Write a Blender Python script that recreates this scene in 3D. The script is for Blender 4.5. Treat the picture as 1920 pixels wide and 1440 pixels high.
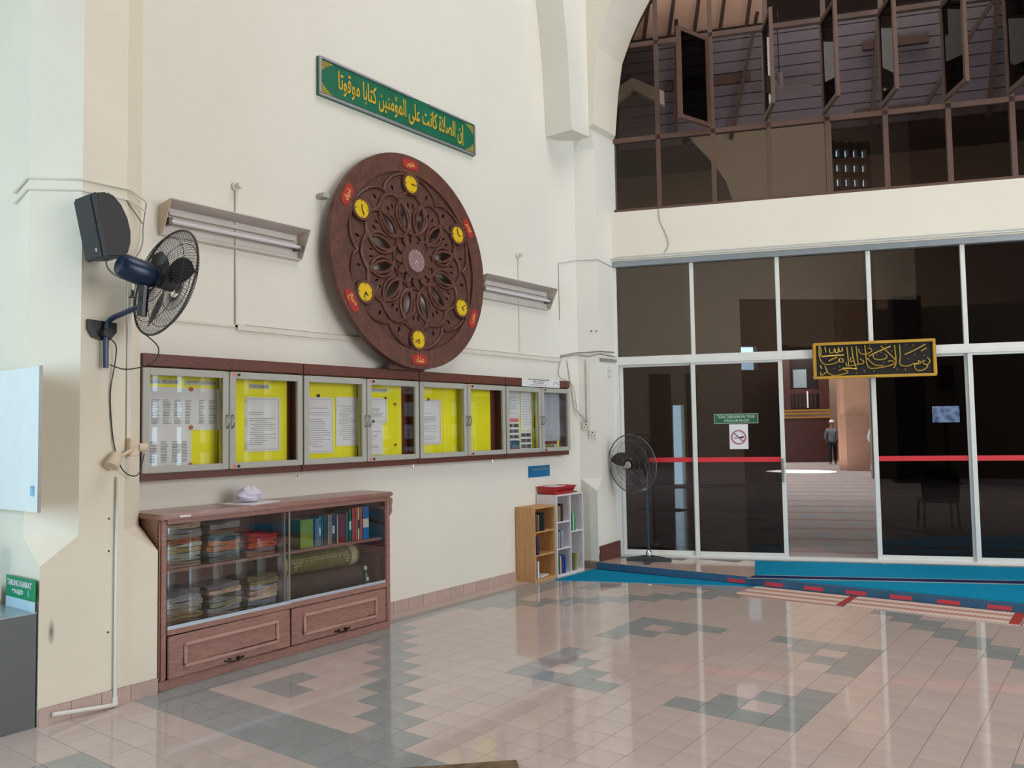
import bpy, bmesh, math, random
from mathutils import Vector, Matrix, Euler
R = math.radians
random.seed(7)
S = bpy.context.scene
COL = S.collection
for o in list(bpy.data.objects): bpy.data.objects.remove(o)

# ------------------------------------------------------------------ camera
YAW, PITCH, ROLL, F = 0.648083, 0.054897, -0.016403, 1541.55
cd = bpy.data.cameras.new('camera'); cam = bpy.data.objects.new('camera', cd); COL.objects.link(cam)
S.camera = cam
fw = Vector((-math.sin(YAW)*math.cos(PITCH), math.cos(YAW)*math.cos(PITCH), math.sin(PITCH)))
r0 = Vector((math.cos(YAW), math.sin(YAW), 0)); u0 = r0.cross(fw)
cr = math.cos(ROLL)*r0 + math.sin(ROLL)*u0; cu = -math.sin(ROLL)*r0 + math.cos(ROLL)*u0
CP = Vector((5.56772, -4.56417, 1.67761))
m = Matrix((cr, cu, -fw)).transposed().to_4x4(); m.translation = CP
cam.matrix_world = m
cd.sensor_fit = 'HORIZONTAL'; cd.sensor_width = 36; cd.lens = F/1920*36; cd.clip_start = .05; cd.clip_end = 300

# ------------------------------------------------------------------ world, lights, exposure
W = bpy.data.worlds.new('world'); S.world = W; W.use_nodes = True
W.node_tree.nodes['Background'].inputs[0].default_value = (.55, .80, 1, 1)
W.node_tree.nodes['Background'].inputs[1].default_value = 9.5
def area(name, loc, tgt, sx, sy, power, col):
    l = bpy.data.lights.new(name, 'AREA'); l.shape = 'RECTANGLE'; l.size = sx; l.size_y = sy
    l.energy = power; l.color = col
    o = bpy.data.objects.new(name, l); COL.objects.link(o); o.location = loc
    o.rotation_euler = (Vector(tgt)-Vector(loc)).to_track_quat('-Z', 'Y').to_euler()
    return o
def DWL(s, n, z):
    a = R(22); return (.42+s*math.cos(a)-n*math.sin(a), 4.45+s*math.sin(a)+n*math.cos(a), z)
for nm_, lc_, tg_, sx_, sy_ in (('portal_rear', (1.1, -8.45, 2.6), (1.1, 0, 2.6), 3.0, 4.6), ('portal_lattice', (12.95, 5.6, 3.8), (0, 5.6, 3.8), 7.8, 7.6), ('portal_gap', (5.45, -8.45, 1.15), (5.45, 0, 1.15), .34, 2.3)):
    area(nm_, lc_, tg_, sx_, sy_, 1, (1, 1, 1)).data.cycles.is_portal = True
area('side_key_light', (12.8, .2, 3.4), (0, .4, 2.6), 6.0, 5.0, 620, (1, .985, .96))  # added main light for the left wall, standing in for side daylight
area('overhead_fill_light', (6.0, 1.2, 11.3), (6.0, 1.2, 0), 7, 4.5, 470, (1, .98, .96))  # added fill below the closed ceiling to brighten the floor
area('hall_overhead_fill', (-3, 20, 12.5), (-3, 20, 0), 14, 14, 1700, (1, .93, .86))  # added overhead fill under the closed hall ceiling
area('hall_side_fill', (-12, 18, 5), (0, 20, 1), 4, 8, 700, (.8, .88, 1))  # added cool fill inside the hall, no window stands behind it
area('hall_far_wall_fill', DWL(4.5, 24, 7.5), DWL(4.5, 30, 3), 6, 2, 420, (1, .92, .85))  # added wash to brighten the far wall behind the pulpit
area('hall_lining_fill', DWL(2.5, 3.5, 6.0), DWL(2.5, 11, 11), 6, 2, 250, (1, .95, .9))  # added unseen uplight that brightens the roof lining and planks
sp = bpy.data.lights.new('hall_sunbeam', 'SPOT'); sp.energy = 160000; sp.spot_size = R(9); sp.spot_blend = .15; sp.shadow_soft_size = .02
spo = bpy.data.objects.new('hall_sunbeam', sp); COL.objects.link(spo); spo.location = (-11, 24, 9)
spo.rotation_euler = (Vector((-3.7, 23.8, .08))-spo.location).to_track_quat('-Z', 'Y').to_euler()
S.view_settings.view_transform = 'Standard'; S.view_settings.look = 'None'
S.view_settings.gamma = 1; S.view_settings.use_curve_mapping = False
S.view_settings.exposure = -0.04
S.cycles.use_denoising = True
S.cycles.max_bounces = 10; S.cycles.transparent_max_bounces = 24; S.cycles.diffuse_bounces = 5; S.cycles.glossy_bounces = 6
S.cycles.sample_clamp_indirect = 6; S.cycles.caustics_reflective = False; S.cycles.caustics_refractive = False

# ------------------------------------------------------------------ materials
def lin(c):
    if isinstance(c, str):
        c = [int(c[i:i+2], 16)/255 for i in (0, 2, 4)]
    return [x/12.92 if x <= .04045 else ((x+.055)/1.055)**2.4 for x in c]
MC = {}
def mat(name, col, rough=.6, metal=0, var=.06, scale=8, bump=0, bscale=60, spec=.5, coat=0, emit=None, es=1, objvar=0):
    if name in MC: return MC[name]
    M = bpy.data.materials.new(name); M.use_nodes = True; nt = M.node_tree; b = nt.nodes['Principled BSDF']
    L = nt.links.new
    c = lin(col)
    b.inputs['Roughness'].default_value = rough; b.inputs['Metallic'].default_value = metal
    b.inputs['Specular IOR Level'].default_value = spec; b.inputs['Coat Weight'].default_value = coat
    tc = nt.nodes.new('ShaderNodeTexCoord'); src = tc.outputs['Object']
    if var:
        n = nt.nodes.new('ShaderNodeTexNoise'); n.inputs['Scale'].default_value = scale; n.inputs['Detail'].default_value = 4
        L(src, n.inputs['Vector'])
        r = nt.nodes.new('ShaderNodeValToRGB')
        r.color_ramp.elements[0].position = .3; r.color_ramp.elements[1].position = .7
        r.color_ramp.elements[0].color = (*[max(0, x*(1-var)) for x in c], 1)
        r.color_ramp.elements[1].color = (*[min(1, x*(1+var)) for x in c], 1)
        L(n.outputs['Fac'], r.inputs['Fac']); out = r.outputs['Color']
        if objvar:
            oi = nt.nodes.new('ShaderNodeObjectInfo'); mr = nt.nodes.new('ShaderNodeMapRange')
            mr.inputs['To Min'].default_value = 1-objvar; mr.inputs['To Max'].default_value = 1+objvar
            L(oi.outputs['Random'], mr.inputs['Value'])
            hs = nt.nodes.new('ShaderNodeHueSaturation'); L(mr.outputs[0], hs.inputs['Value']); L(out, hs.inputs['Color']); out = hs.outputs['Color']
        L(out, b.inputs['Base Color'])
    else:
        b.inputs['Base Color'].default_value = (*c, 1)
    if bump:
        n2 = nt.nodes.new('ShaderNodeTexNoise'); n2.inputs['Scale'].default_value = bscale; n2.inputs['Detail'].default_value = 3
        L(src, n2.inputs['Vector'])
        bp = nt.nodes.new('ShaderNodeBump'); bp.inputs['Strength'].default_value = bump; bp.inputs['Distance'].default_value = .004
        L(n2.outputs['Fac'], bp.inputs['Height']); L(bp.outputs['Normal'], b.inputs['Normal'])
    if emit:
        b.inputs['Emission Color'].default_value = (*lin(emit), 1); b.inputs['Emission Strength'].default_value = es
    MC[name] = M
    return M
def wood(name, col, dark, rough=.35, sc=6, stretch=(1, 12, 12), coat=.2):
    if name in MC: return MC[name]
    M = bpy.data.materials.new(name); M.use_nodes = True; nt = M.node_tree; b = nt.nodes['Principled BSDF']; L = nt.links.new
    tc = nt.nodes.new('ShaderNodeTexCoord'); mp = nt.nodes.new('ShaderNodeMapping'); mp.inputs['Scale'].default_value = stretch
    L(tc.outputs['Object'], mp.inputs['Vector'])
    n = nt.nodes.new('ShaderNodeTexNoise'); n.inputs['Scale'].default_value = sc; n.inputs['Detail'].default_value = 6; n.inputs['Distortion'].default_value = .6
    L(mp.outputs['Vector'], n.inputs['Vector'])
    r = nt.nodes.new('ShaderNodeValToRGB'); r.color_ramp.elements[0].position = .35; r.color_ramp.elements[1].position = .68
    r.color_ramp.elements[0].color = (*lin(dark), 1); r.color_ramp.elements[1].color = (*lin(col), 1)
    L(n.outputs['Fac'], r.inputs['Fac']); L(r.outputs['Color'], b.inputs['Base Color'])
    b.inputs['Roughness'].default_value = rough; b.inputs['Coat Weight'].default_value = coat; b.inputs['Coat Roughness'].default_value = .15
    MC[name] = M
    return M
def glass(name, tint, ior, rough=0.0):
    if name in MC: return MC[name]
    M = bpy.data.materials.new(name); M.use_nodes = True; nt = M.node_tree; L = nt.links.new
    nt.nodes.remove(nt.nodes['Principled BSDF']); out = nt.nodes['Material Output']
    t = nt.nodes.new('ShaderNodeBsdfTransparent'); t.inputs['Color'].default_value = (*[math.sqrt(x) for x in tint], 1)
    g = nt.nodes.new('ShaderNodeBsdfGlossy'); g.inputs['Roughness'].default_value = rough
    fr = nt.nodes.new('ShaderNodeFresnel'); fr.inputs['IOR'].default_value = ior
    ge = nt.nodes.new('ShaderNodeNewGeometry'); mt = nt.nodes.new('ShaderNodeMath'); mt.operation = 'SUBTRACT'; mt.inputs[0].default_value = 1
    L(ge.outputs['Backfacing'], mt.inputs[1]); mu = nt.nodes.new('ShaderNodeMath'); mu.operation = 'MULTIPLY'
    L(fr.outputs[0], mu.inputs[0]); L(mt.outputs[0], mu.inputs[1])
    mx = nt.nodes.new('ShaderNodeMixShader'); L(mu.outputs[0], mx.inputs[0]); L(t.outputs[0], mx.inputs[1]); L(g.outputs[0], mx.inputs[2])
    L(mx.outputs[0], out.inputs['Surface']); MC[name] = M
    return M
PAINT = mat('cream_wall_paint', 'E0DCD1', .75, var=.02, scale=1.2, bump=.12, bscale=140)
PAINT2 = mat('warm_cream_paint', 'E2D9C6', .7, var=.03, scale=2, bump=.1, bscale=120)
BEAM = mat('beam_paint', 'E0D8C8', .75, var=.02, scale=1.5, bump=.1, bscale=120)
PINK = mat('pink_floor_tile', 'C3B0A8', .055, var=.035, scale=3.5, objvar=.035, spec=.55)
GREY = mat('grey_floor_tile', '979795', .055, var=.05, scale=5, objvar=.03, spec=.55)
GROUT = mat('floor_grout', '8A7872', .8)
SKIRT = mat('skirting_tile_glaze', 'B8A096', .3, var=.06, objvar=.05)
WHITEAL = mat('white_aluminium', 'D9D8D2', .4, var=.03)
GREYAL = mat('grey_aluminium', 'A9A8A0', .45, var=.04)
BROWNAL = mat('brown_window_frame', '5A4034', .5, var=.1)
BOARDW = wood('reddish_board_wood', '6B3A2A', '57291E', .5, 5, (12, 1, 12), .05)
CABW = wood('varnished_cabinet_wood', 'A0776B', '8A6359', .32, 5, (3, 3, 14), .25)
CABIN = wood('cabinet_inside_wood', '7E5850', '6A463E', .6, 5, (12, 12, 1), 0)
TINT = glass('tinted_glass', (.085, .08, .075), 2.4)
TINTD = glass('tinted_door_glass', (.07, .066, .065), 1.62)
SASHG = glass('dark_sash_glass', (.05, .045, .045), 1.06)
CABG = glass('cabinet_glass', (.80, .81, .80), 1.95)
TINT2 = glass('tinted_upper_glass', (.36, .33, .30), 1.75)
CLEAR = glass('clear_glass', (.93, .94, .93), 1.5)
BLACK = mat('black_plastic', '1B1A1C', .35, var=.1)
DKBLUE = mat('dark_blue_metal', '16263F', .3, metal=.3, var=.1)
WIRE = mat('fan_cage_wire', '4A4644', .4, metal=.6, var=.05)
CHROME = mat('chrome', 'D0D0D0', .15, metal=1, var=0)
PVC = mat('white_pvc', 'DAD8D0', .4, var=.03)
CABLE = mat('cable_sheath', '33302E', .5, var=0)
CABLEG = mat('grey_cable', '8B8680', .5, var=0)
PAPER = mat('white_paper', 'DEDCDD', .7, var=.02, scale=3)
INK = mat('grey_ink', '6B6B6E', .8, var=0)
DINK = mat('dark_ink', '26262C', .8, var=0)
YELLOW = mat('yellow_board_sheet', 'F0E80C', .6, var=.05, scale=2.5)
GREEN = mat('green_sign_paint', '11664A', .4, var=.12, scale=6)
GOLD = mat('gold_paint', 'D8B23C', .4, metal=.2, var=.15, scale=14)
REDT = mat('red_tape', 'D22A33', .5, var=.04)
CARPET = mat('blue_carpet', '0A86AC', .95, var=.08, scale=40, bump=.5, bscale=400, spec=.1)
NAVY = mat('navy_stripe', '1A2A5C', .95, var=.1, scale=40, spec=.1)
ROSE = wood('rosette_brown', '673E2F', '502D22', .5, 6, (3, 3, 3), .05)
ROSED = wood('rosette_dark_brown', '5E392B', '4A2A1F', .6, 6, (3, 3, 3), 0)

# ------------------------------------------------------------------ mesh helpers
class MB:
    def __init__(s, M=None): s.v = []; s.f = []; s.M = M
    def add(s, v, f):
        n = len(s.v); s.v += [(s.M @ Vector(p)) if s.M else Vector(p) for p in v]; s.f += [[i+n for i in q] for q in f]; return s
    def box(s, x0, x1, y0, y1, z0, z1, b=0):
        if x0 > x1: x0, x1 = x1, x0
        if y0 > y1: y0, y1 = y1, y0
        if z0 > z1: z0, z1 = z1, z0
        return s.add([(x0, y0, z0), (x1, y0, z0), (x1, y1, z0), (x0, y1, z0), (x0, y0, z1), (x1, y0, z1), (x1, y1, z1), (x0, y1, z1)],
                     [(0, 3, 2, 1), (4, 5, 6, 7), (0, 1, 5, 4), (1, 2, 6, 5), (2, 3, 7, 6), (3, 0, 4, 7)])
    def prism(s, pts, a, b, axis='z'):
        # pts: 2D polygon (ccw), extruded from a to b along axis
        def P(p, h):
            return {'z': (p[0], p[1], h), 'y': (p[0], h, p[1]), 'x': (h, p[0], p[1])}[axis]
        n = len(pts); v = [P(p, a) for p in pts]+[P(p, b) for p in pts]
        f = [list(range(n))[::-1], list(range(n, 2*n))]+[(i, (i+1) % n, n+(i+1) % n, n+i) for i in range(n)]
        return s.add(v, f)
    def tube(s, pts, r, seg=6, closed=False, r2=None):
        pts = [Vector(p) for p in pts]; n = len(pts); V = []; Fc = []; up = None
        for i, p in enumerate(pts):
            if closed: d = pts[(i+1) % n]-pts[i-1]
            else: d = (pts[min(i+1, n-1)]-pts[max(i-1, 0)])
            d = d.normalized() if d.length > 1e-9 else Vector((0, 0, 1))
            if up is None: up = d.orthogonal().normalized()
            up = (up-d*up.dot(d)); up = up.normalized() if up.length > 1e-6 else d.orthogonal().normalized()
            sd = d.cross(up); rr = r if r2 is None else r+(r2-r)*i/max(1, n-1)
            for k in range(seg):
                a = 2*math.pi*k/seg; V.append(p+(up*math.cos(a)+sd*math.sin(a))*rr)
        m_ = n if closed else n-1
        for i in range(m_):
            j = (i+1) % n
            for k in range(seg): Fc.append((i*seg+k, i*seg+(k+1) % seg, j*seg+(k+1) % seg, j*seg+k))
        if not closed: Fc += [list(range(seg))[::-1], [(n-1)*seg+k for k in range(seg)]]
        return s.add(V, Fc)
    def cyl(s, p0, p1, r, seg=16, r2=None): return s.tube([p0, p1], r, seg, r2=r if r2 is None else r2)
    def lathe(s, prof, c=(0, 0, 0), seg=24, axis='z'):
        V = []; Fc = []; n = len(prof)
        for k in range(seg):
            a = 2*math.pi*k/seg
            for (r, h) in prof:
                x, y = r*math.cos(a), r*math.sin(a)
                q = {'z': (x, y, h), 'y': (x, h, y), 'x': (h, x, y)}[axis]
                V.append((q[0]+c[0], q[1]+c[1], q[2]+c[2]))
        for k in range(seg):
            k2 = (k+1) % seg
            for i in range(n-1):
                q = (k*n+i, k2*n+i, k2*n+i+1, k*n+i+1)
                Fc.append(q if axis != 'y' else q[::-1])
        return s.add(V, Fc)
    def build(s, name, mt, parent=None, smooth=False, bevel=0, loc=None, rz=0, ang=35):
        me = bpy.data.meshes.new(name); me.from_pydata([tuple(p) for p in s.v], [], s.f)
        bm = bmesh.new(); bm.from_mesh(me)
        bmesh.ops.remove_doubles(bm, verts=bm.verts, dist=1e-6)
        bmesh.ops.recalc_face_normals(bm, faces=bm.faces)
        if bevel:
            bmesh.ops.bevel(bm, geom=[e for e in bm.edges if e.is_manifold and e.calc_face_angle(0) > .5], offset=bevel, segments=2, affect='EDGES', clamp_overlap=True)
        bm.to_mesh(me); bm.free()
        me.materials.append(mt)
        if smooth or bevel:
            me.shade_smooth(); me.set_sharp_from_angle(angle=R(ang))
        o = bpy.data.objects.new(name, me); COL.objects.link(o)
        if parent: o.parent = parent
        if loc: o.location = loc
        if rz: o.rotation_euler = (0, 0, rz)
        return o
def tag(o, label, cat, group=None):
    o['label'] = label; o['category'] = cat
    if group: o['group'] = group
    return o
def struct(o): o['kind'] = 'structure'; return o
def thing(name, label, cat, loc=(0, 0, 0), rz=0, group=None):
    o = bpy.data.objects.new(name, None); COL.objects.link(o); o.location = loc; o.rotation_euler = (0, 0, rz); o.empty_display_size = .05
    return tag(o, label, cat, group)
def box(name, d, mt, parent=None, bevel=0, **k):
    return MB().box(*d).build(name, mt, parent, bevel=bevel, **k)
def inst(o, loc, parent=None, rot=None):
    c = o.copy(); COL.objects.link(c); c.parent = parent; c.location = loc
    if rot: c.rotation_euler = rot
    return c
A22 = R(22)
E1 = Vector((math.cos(A22), math.sin(A22), 0)); NN = Vector((-math.sin(A22), math.cos(A22), 0)); D0 = Vector((.42, 4.45, 0))
def DW(s, n=0, z=0): return D0+E1*s+NN*n+Vector((0, 0, z))       # door wall frame: local x along wall, y into prayer hall
def curve_mesh(loops, depth, name):
    c = bpy.data.curves.new(name, 'CURVE'); c.dimensions = '2D'; c.fill_mode = 'BOTH'; c.extrude = depth/2
    for lp in loops:
        sp_ = c.splines.new('POLY'); sp_.points.add(len(lp)-1); sp_.use_cyclic_u = True
        for i, p in enumerate(lp): sp_.points[i].co = (p[0], p[1], 0, 1)
    o = bpy.data.objects.new('tmp', c); COL.objects.link(o)
    dg = bpy.context.evaluated_depsgraph_get(); me = bpy.data.meshes.new_from_object(o.evaluated_get(dg))
    bpy.data.objects.remove(o); bpy.data.curves.remove(c)
    return me
UP = Matrix(((1, 0, 0, 0), (0, 0, -1, 0), (0, 1, 0, 0), (0, 0, 0, 1)))   # xy plane -> xz plane facing -y
def plate(name, loops, depth, mt, parent, M=UP, y=0, smooth=False):
    me = curve_mesh(loops, depth, name); me.transform(M); me.transform(Matrix.Translation((0, y, 0)))
    me.materials.clear(); me.materials.append(mt); o = bpy.data.objects.new(name, me); COL.objects.link(o); o.parent = parent
    return o
AR = {'ا': (0xFE8D, 0xFE8E, 0, 0), 'إ': (0xFE87, 0xFE88, 0, 0), 'ؤ': (0xFE85, 0xFE86, 0, 0), 'ب': (0xFE8F, 0xFE90, 0xFE91, 0xFE92), 'ت': (0xFE95, 0xFE96, 0xFE97, 0xFE98),
      'ة': (0xFE93, 0xFE94, 0, 0), 'ح': (0xFEA1, 0xFEA2, 0xFEA3, 0xFEA4), 'ر': (0xFEAD, 0xFEAE, 0, 0), 'ش': (0xFEB5, 0xFEB6, 0xFEB7, 0xFEB8), 'ص': (0xFEB9, 0xFEBA, 0xFEBB, 0xFEBC),
      'ظ': (0xFEC5, 0xFEC6, 0xFEC7, 0xFEC8), 'ع': (0xFEC9, 0xFECA, 0xFECB, 0xFECC), 'غ': (0xFECD, 0xFECE, 0xFECF, 0xFED0), 'ق': (0xFED5, 0xFED6, 0xFED7, 0xFED8),
      'ك': (0xFED9, 0xFEDA, 0xFEDB, 0xFEDC), 'ل': (0xFEDD, 0xFEDE, 0xFEDF, 0xFEE0), 'م': (0xFEE1, 0xFEE2, 0xFEE3, 0xFEE4), 'ن': (0xFEE5, 0xFEE6, 0xFEE7, 0xFEE8),
      'ه': (0xFEE9, 0xFEEA, 0xFEEB, 0xFEEC), 'و': (0xFEED, 0xFEEE, 0, 0), 'ى': (0xFEEF, 0xFEF0, 0, 0), 'ي': (0xFEF1, 0xFEF2, 0xFEF3, 0xFEF4), 'ء': (0xFE80, 0xFE80, 0, 0)}
def arabic(s):
    out = []
    for w in s.split(' '):
        w = w.replace('لا', '\u0001'); r = ''; prev = False
        for i, ch in enumerate(w):
            if ch == '\u0001': r += chr(0xFEFC if prev else 0xFEFB); prev = False; continue
            f = AR[ch]; nxt = i+1 < len(w) and w[i+1] != 'ء' and f[2] != 0
            r += chr(f[3] if prev and nxt else f[2] if nxt else f[1] if prev else f[0]); prev = nxt
        out.append(r[::-1])
    return ' '.join(out[::-1])
def text(body, w, h, mt, parent, x=0, z=0, y=-.002, d=.002, rot=0, name='lettering', bold=0.0):
    c = bpy.data.curves.new('t', 'FONT'); c.body = body; c.align_x = 'CENTER'; c.extrude = .01; c.offset = bold; c.resolution_u = 3
    o = bpy.data.objects.new('t', c); COL.objects.link(o); dg = bpy.context.evaluated_depsgraph_get()
    me = bpy.data.meshes.new_from_object(o.evaluated_get(dg)); bpy.data.objects.remove(o); bpy.data.curves.remove(c)
    if not me.vertices: return None
    xs = [v.co.x for v in me.vertices]; ys = [v.co.y for v in me.vertices]
    cx, cy = (min(xs)+max(xs))/2, (min(ys)+max(ys))/2; sx = w/(max(xs)-min(xs)); sy = h/(max(ys)-min(ys)) if h else sx
    M = Matrix.Translation((x, y, z)) @ UP @ Matrix.Rotation(rot, 4, 'Z') @ Matrix.Diagonal((sx, sy, d/.02, 1)) @ Matrix.Translation((-cx, -cy, 0))
    me.transform(M); me.materials.clear(); me.materials.append(mt)
    q = bpy.data.objects.new(name, me); COL.objects.link(q); q.parent = parent
    return q

# ------------------------------------------------------------------ floor
def project(p):
    d = Vector(p)-CP; z = d.dot(fw)
    if z < .1: return None
    return 960+F*d.dot(cr)/z, 720-F*d.dot(cu)/z
T = .2; X0 = 10.05
def is_grey(u, v):
    du, dv = (u if u < 5 else 9-u), (v if v < 5 else 9-v)
    if 0 <= u <= 9 and 0 <= v <= 9 and (du, dv) in {(0, 0), (0, 1), (0, 2), (0, 3), (1, 0), (1, 2), (2, 0), (2, 1), (3, 0)}: return True
    a = abs(u-4.5)+abs(v-4.5)
    inside = -9 <= u <= 18 and -9 <= v <= 18
    if inside and a in (15, 16): return True
    if inside and (u in (-9, -8, 17, 18) or v == -9): return True
    if inside and (v in (-8, 17)) and (a > 15 or True) and not (v == -8 and 3 <= u <= 6): 
        return True
    mu, mv = (u if u < 5 else 9-u), (v if v < 5 else 9-v)
    if (mu, mv) in {(-6, -6), (-5, -6), (-6, -5)}: return True
    if u in (-14, -13) and v >= -5: return True
    return False
fl = struct(MB().box(-2.2, 13.2, -8.7, 3.93, -.2, -.0035).build('floor', GROUT))
GAP = .0013
def tile_mesh(mt):
    h = T/2-GAP; o = MB().box(-h, h, -h, h, -.003, 0).build('tile', mt, bevel=.0006); me = o.data; bpy.data.objects.remove(o); return me
tm = {False: tile_mesh(PINK), True: tile_mesh(GREY)}
cand = []
rest = {False: MB(), True: MB()}
for u in range(-42, 20):
    for v in range(-10, 50):
        cx, cy = (v+.5+X0)*T, (u+.5)*T
        if cx > 12.9 or cy < -8.4: continue
        if cy+T/2 > 3.905: continue
        if cx < .45 and -2.45 < cy < -1.6: continue
        q = [project((cx+a, cy+b, 0)) for a, b in ((-.1, -.1), (.1, -.1), (.1, .1), (-.1, .1))]
        vis = all(q) and any(-10 < p[0] < 1930 and -10 < p[1] < 1450 for p in q)
        if vis:
            ar = abs(sum(q[i][0]*q[(i+1) % 4][1]-q[(i+1) % 4][0]*q[i][1] for i in range(4)))/2
            hid = -1.7 < cy < .5 and cx < .42
            cand.append((0 if hid else ar, u, v, cx, cy))
        elif -7 < cy: rest[is_grey(u, v)].box(cx-T/2+GAP, cx+T/2-GAP, cy-T/2+GAP, cy+T/2-GAP, -.003, 0)
cand.sort(reverse=True)
for k, (ar, u, v, cx, cy) in enumerate(cand):
    g = is_grey(u, v)
    if k < 300:
        o = bpy.data.objects.new('tile', tm[g]); COL.objects.link(o); o.parent = fl; o.location = (cx, cy, 0)
    else: rest[g].box(cx-T/2+GAP, cx+T/2-GAP, cy-T/2+GAP, cy+T/2-GAP, -.003, 0)
for g in (False, True):
    o = rest[g].build('grey_tiles' if g else 'pink_tiles', GREY if g else PINK, fl); o['kind'] = 'stuff'

# raised platform in front of the doors
pf = struct(MB().prism([(.0, 3.93), (13.2, 3.93), (13.2, 9.6), (.42-.06, 4.47)], -.2, .0765).build('platform', GROUT))
PLT = mat('platform_tile', 'C6AC9F', .09, var=.04, scale=4, objvar=.04)
h_ = T/2-GAP
pt = MB().box(-h_, h_, -h_, h_, -.003, 0).build('tile', PLT, bevel=.0006); ptm = pt.data; bpy.data.objects.remove(pt)
restp = MB()
for i in range(0, 30):
    for j in range(0, 22):
        cx, cy = .38+.1+i*T, 4.03+j*T+.01
        n = (Vector((cx, cy, 0))-D0).dot(NN)
        if n > -.12: continue
        if i < 9:
            o = bpy.data.objects.new('tile', ptm); COL.objects.link(o); o.parent = pf; o.location = (cx, cy, .08)
        else: restp.box(cx-h_, cx+h_, cy-h_, cy+h_, .0765, .08)
o = restp.build('platform_tiles', PLT, pf); o['kind'] = 'stuff'
RIS = mat('blue_painted_riser', '2B5878', .6, var=.12, scale=10)
ris = struct(MB().box(.38, 7.5, 3.902, 3.93, 0, .0785).build('trim_1', RIS))
RT2 = mat('red_riser_tape', 'C93A45', .6, var=.06)
for k in range(-0, 14):
    x = 2.008+k*.404
    MB().box(x, x+.19, 3.898, 3.902, .012, .05).build('red_tape', RT2, ris)

# ------------------------------------------------------------------ walls of the entrance hall
wl = struct(MB().box(-.3, 0, -1.7, 4.2, 0, 11.5).build('wall_left', PAINT))
struct(MB().box(-2.3, -2.0, -8.8, -2.3, 0, 11.5).build('wall_left_recess', PAINT2))
struct(MB().box(-2.3, .02, -2.34, -2.2, 0, 11.5).build('wall_recess_end', PAINT2))
ra = MB()
ra.box(-2.3, -.4, -8.8, -8.5, 0, 11.5).box(2.6, 5.28, -8.8, -8.5, 0, 11.5).box(5.62, 7.4, -8.8, -8.5, 0, 11.5).box(7.4, 13.2, -8.8, -8.5, 5.4, 8.7).box(7.4, 10.5, -8.8, -8.5, 8.7, 11.5).box(11.75, 13.2, -8.8, -8.5, 8.7, 11.5).box(10.5, 11.75, -8.8, -8.5, 10.3, 11.5).box(-.4, 2.6, -8.8, -8.5, 4.9, 11.5).box(5.28, 5.62, -8.8, -8.5, 2.3, 11.5).box(-.4, 2.6, -8.8, -8.5, 0, .3)
struct(ra.build('wall_rear', PAINT2))
DARKW = mat('dark_reflection_backing', '3A302B', .7, var=.2, scale=3)  # colour chosen dark so the door glass mirrors little light
struct(MB().box(13.0, 13.3, -8.8, 1.6, 0, 11.5).build('wall_right', DARKW))  # out of view, coloured dark to keep the glass reflections dark
struct(MB().box(4.6, 5.22, -8.5, -8.44, 0, 3.2).build('door_7', DARKW)); struct(MB().box(5.7, 6.0, -8.5, -8.44, 0, 3.2).build('door_8', DARKW))
struct(MB().box(7.4, 13.2, -8.8, -8.5, 0, 3.3).box(7.9, 13.2, -8.8, -8.5, 3.3, 4.0).box(7.4, 13.2, -8.8, -8.5, 4.0, 5.4).build('wall_rear_dark', DARKW))  # added dark wall in place of an open shaded area, for reflections
q = MB()
for i in range(5): q.box(10.5+i*.28, 10.5+i*.28+.13, -8.75, -8.55, 8.7, 10.3)
for i in range(4): q.box(10.5, 11.75, -8.75, -8.55, 8.7+i*.45, 8.7+i*.45+.2)
struct(q.build('wall_rear_lattice', mat('dark_vent_block', '5A5652', .8)))
lt = MB()
ys = [1.6+.62*i for i in range(13)]
for i in range(13): lt.box(13.0, 13.25, ys[i], ys[i]+.36, .0, 8.0)
for k in range(13): lt.box(13.0, 13.25, 1.6, 9.8, .0+k*.62, .22+k*.62)
lt.box(13.0, 13.3, 1.6, 9.8, 7.6, 11.5)
lt.box(13.0, 13.3, 9.4, 10.2, 0, 11.5)
LATM = mat('vent_block_wall', 'B9AFA0', .8, var=.05)
struct(lt.build('wall_right_lattice', LATM))
struct(MB().prism([(-2.3, -8.8), (13.3, -8.8), (13.3, 9.9), (.3, 4.6), (-2.3, 4.6)], 11.5, 11.7).build('ceiling', mat('ceiling_board', '5E524B', .8)))

# columns
colL = MB()
def octo_column(mb, sq, ch, zb, z0, z1, ztop):
    # sq: square outline (4 pts), ch: (corner index, pt_before, pt_after) chamfers
    base = []; top = []
    for i, p in enumerate(sq):
        c = [c for c in ch if c[0] == i]
        if c: base += [p, p]; top += [c[0][1], c[0][2]]
        else: base.append(p); top.append(p)
    n = len(base)
    V = [(*p, zb) for p in base]+[(*p, z0) for p in base]+[(*p, z1) for p in top]+[(*p, ztop) for p in top]
    Fc = []
    for L_ in range(3):
        for i in range(n):
            j = (i+1) % n; q = [L_*n+i, L_*n+j, (L_+1)*n+j, (L_+1)*n+i]
            pts = []
            for k in q:
                if V[k] not in [V[x] for x in pts]: pts.append(k)
            if len(pts) > 2: Fc.append(pts)
    mb.add(V, Fc)
octo_column(colL, [(-.1, -2.37), (.42, -2.37), (.42, -1.64), (-.1, -1.64)], [(1, (.2, -2.37), (.42, -2.151)), (2, (.42, -1.868), (.18, -1.64))], 0, .92, 1.075, 11.5)
COLM = PAINT2.copy(); COLM.name = 'column_paint_with_stain'; nt = COLM.node_tree; b = nt.nodes['Principled BSDF']
src_ = b.inputs['Base Color'].links[0].from_socket; tc = nt.nodes.new('ShaderNodeTexCoord')
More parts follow.
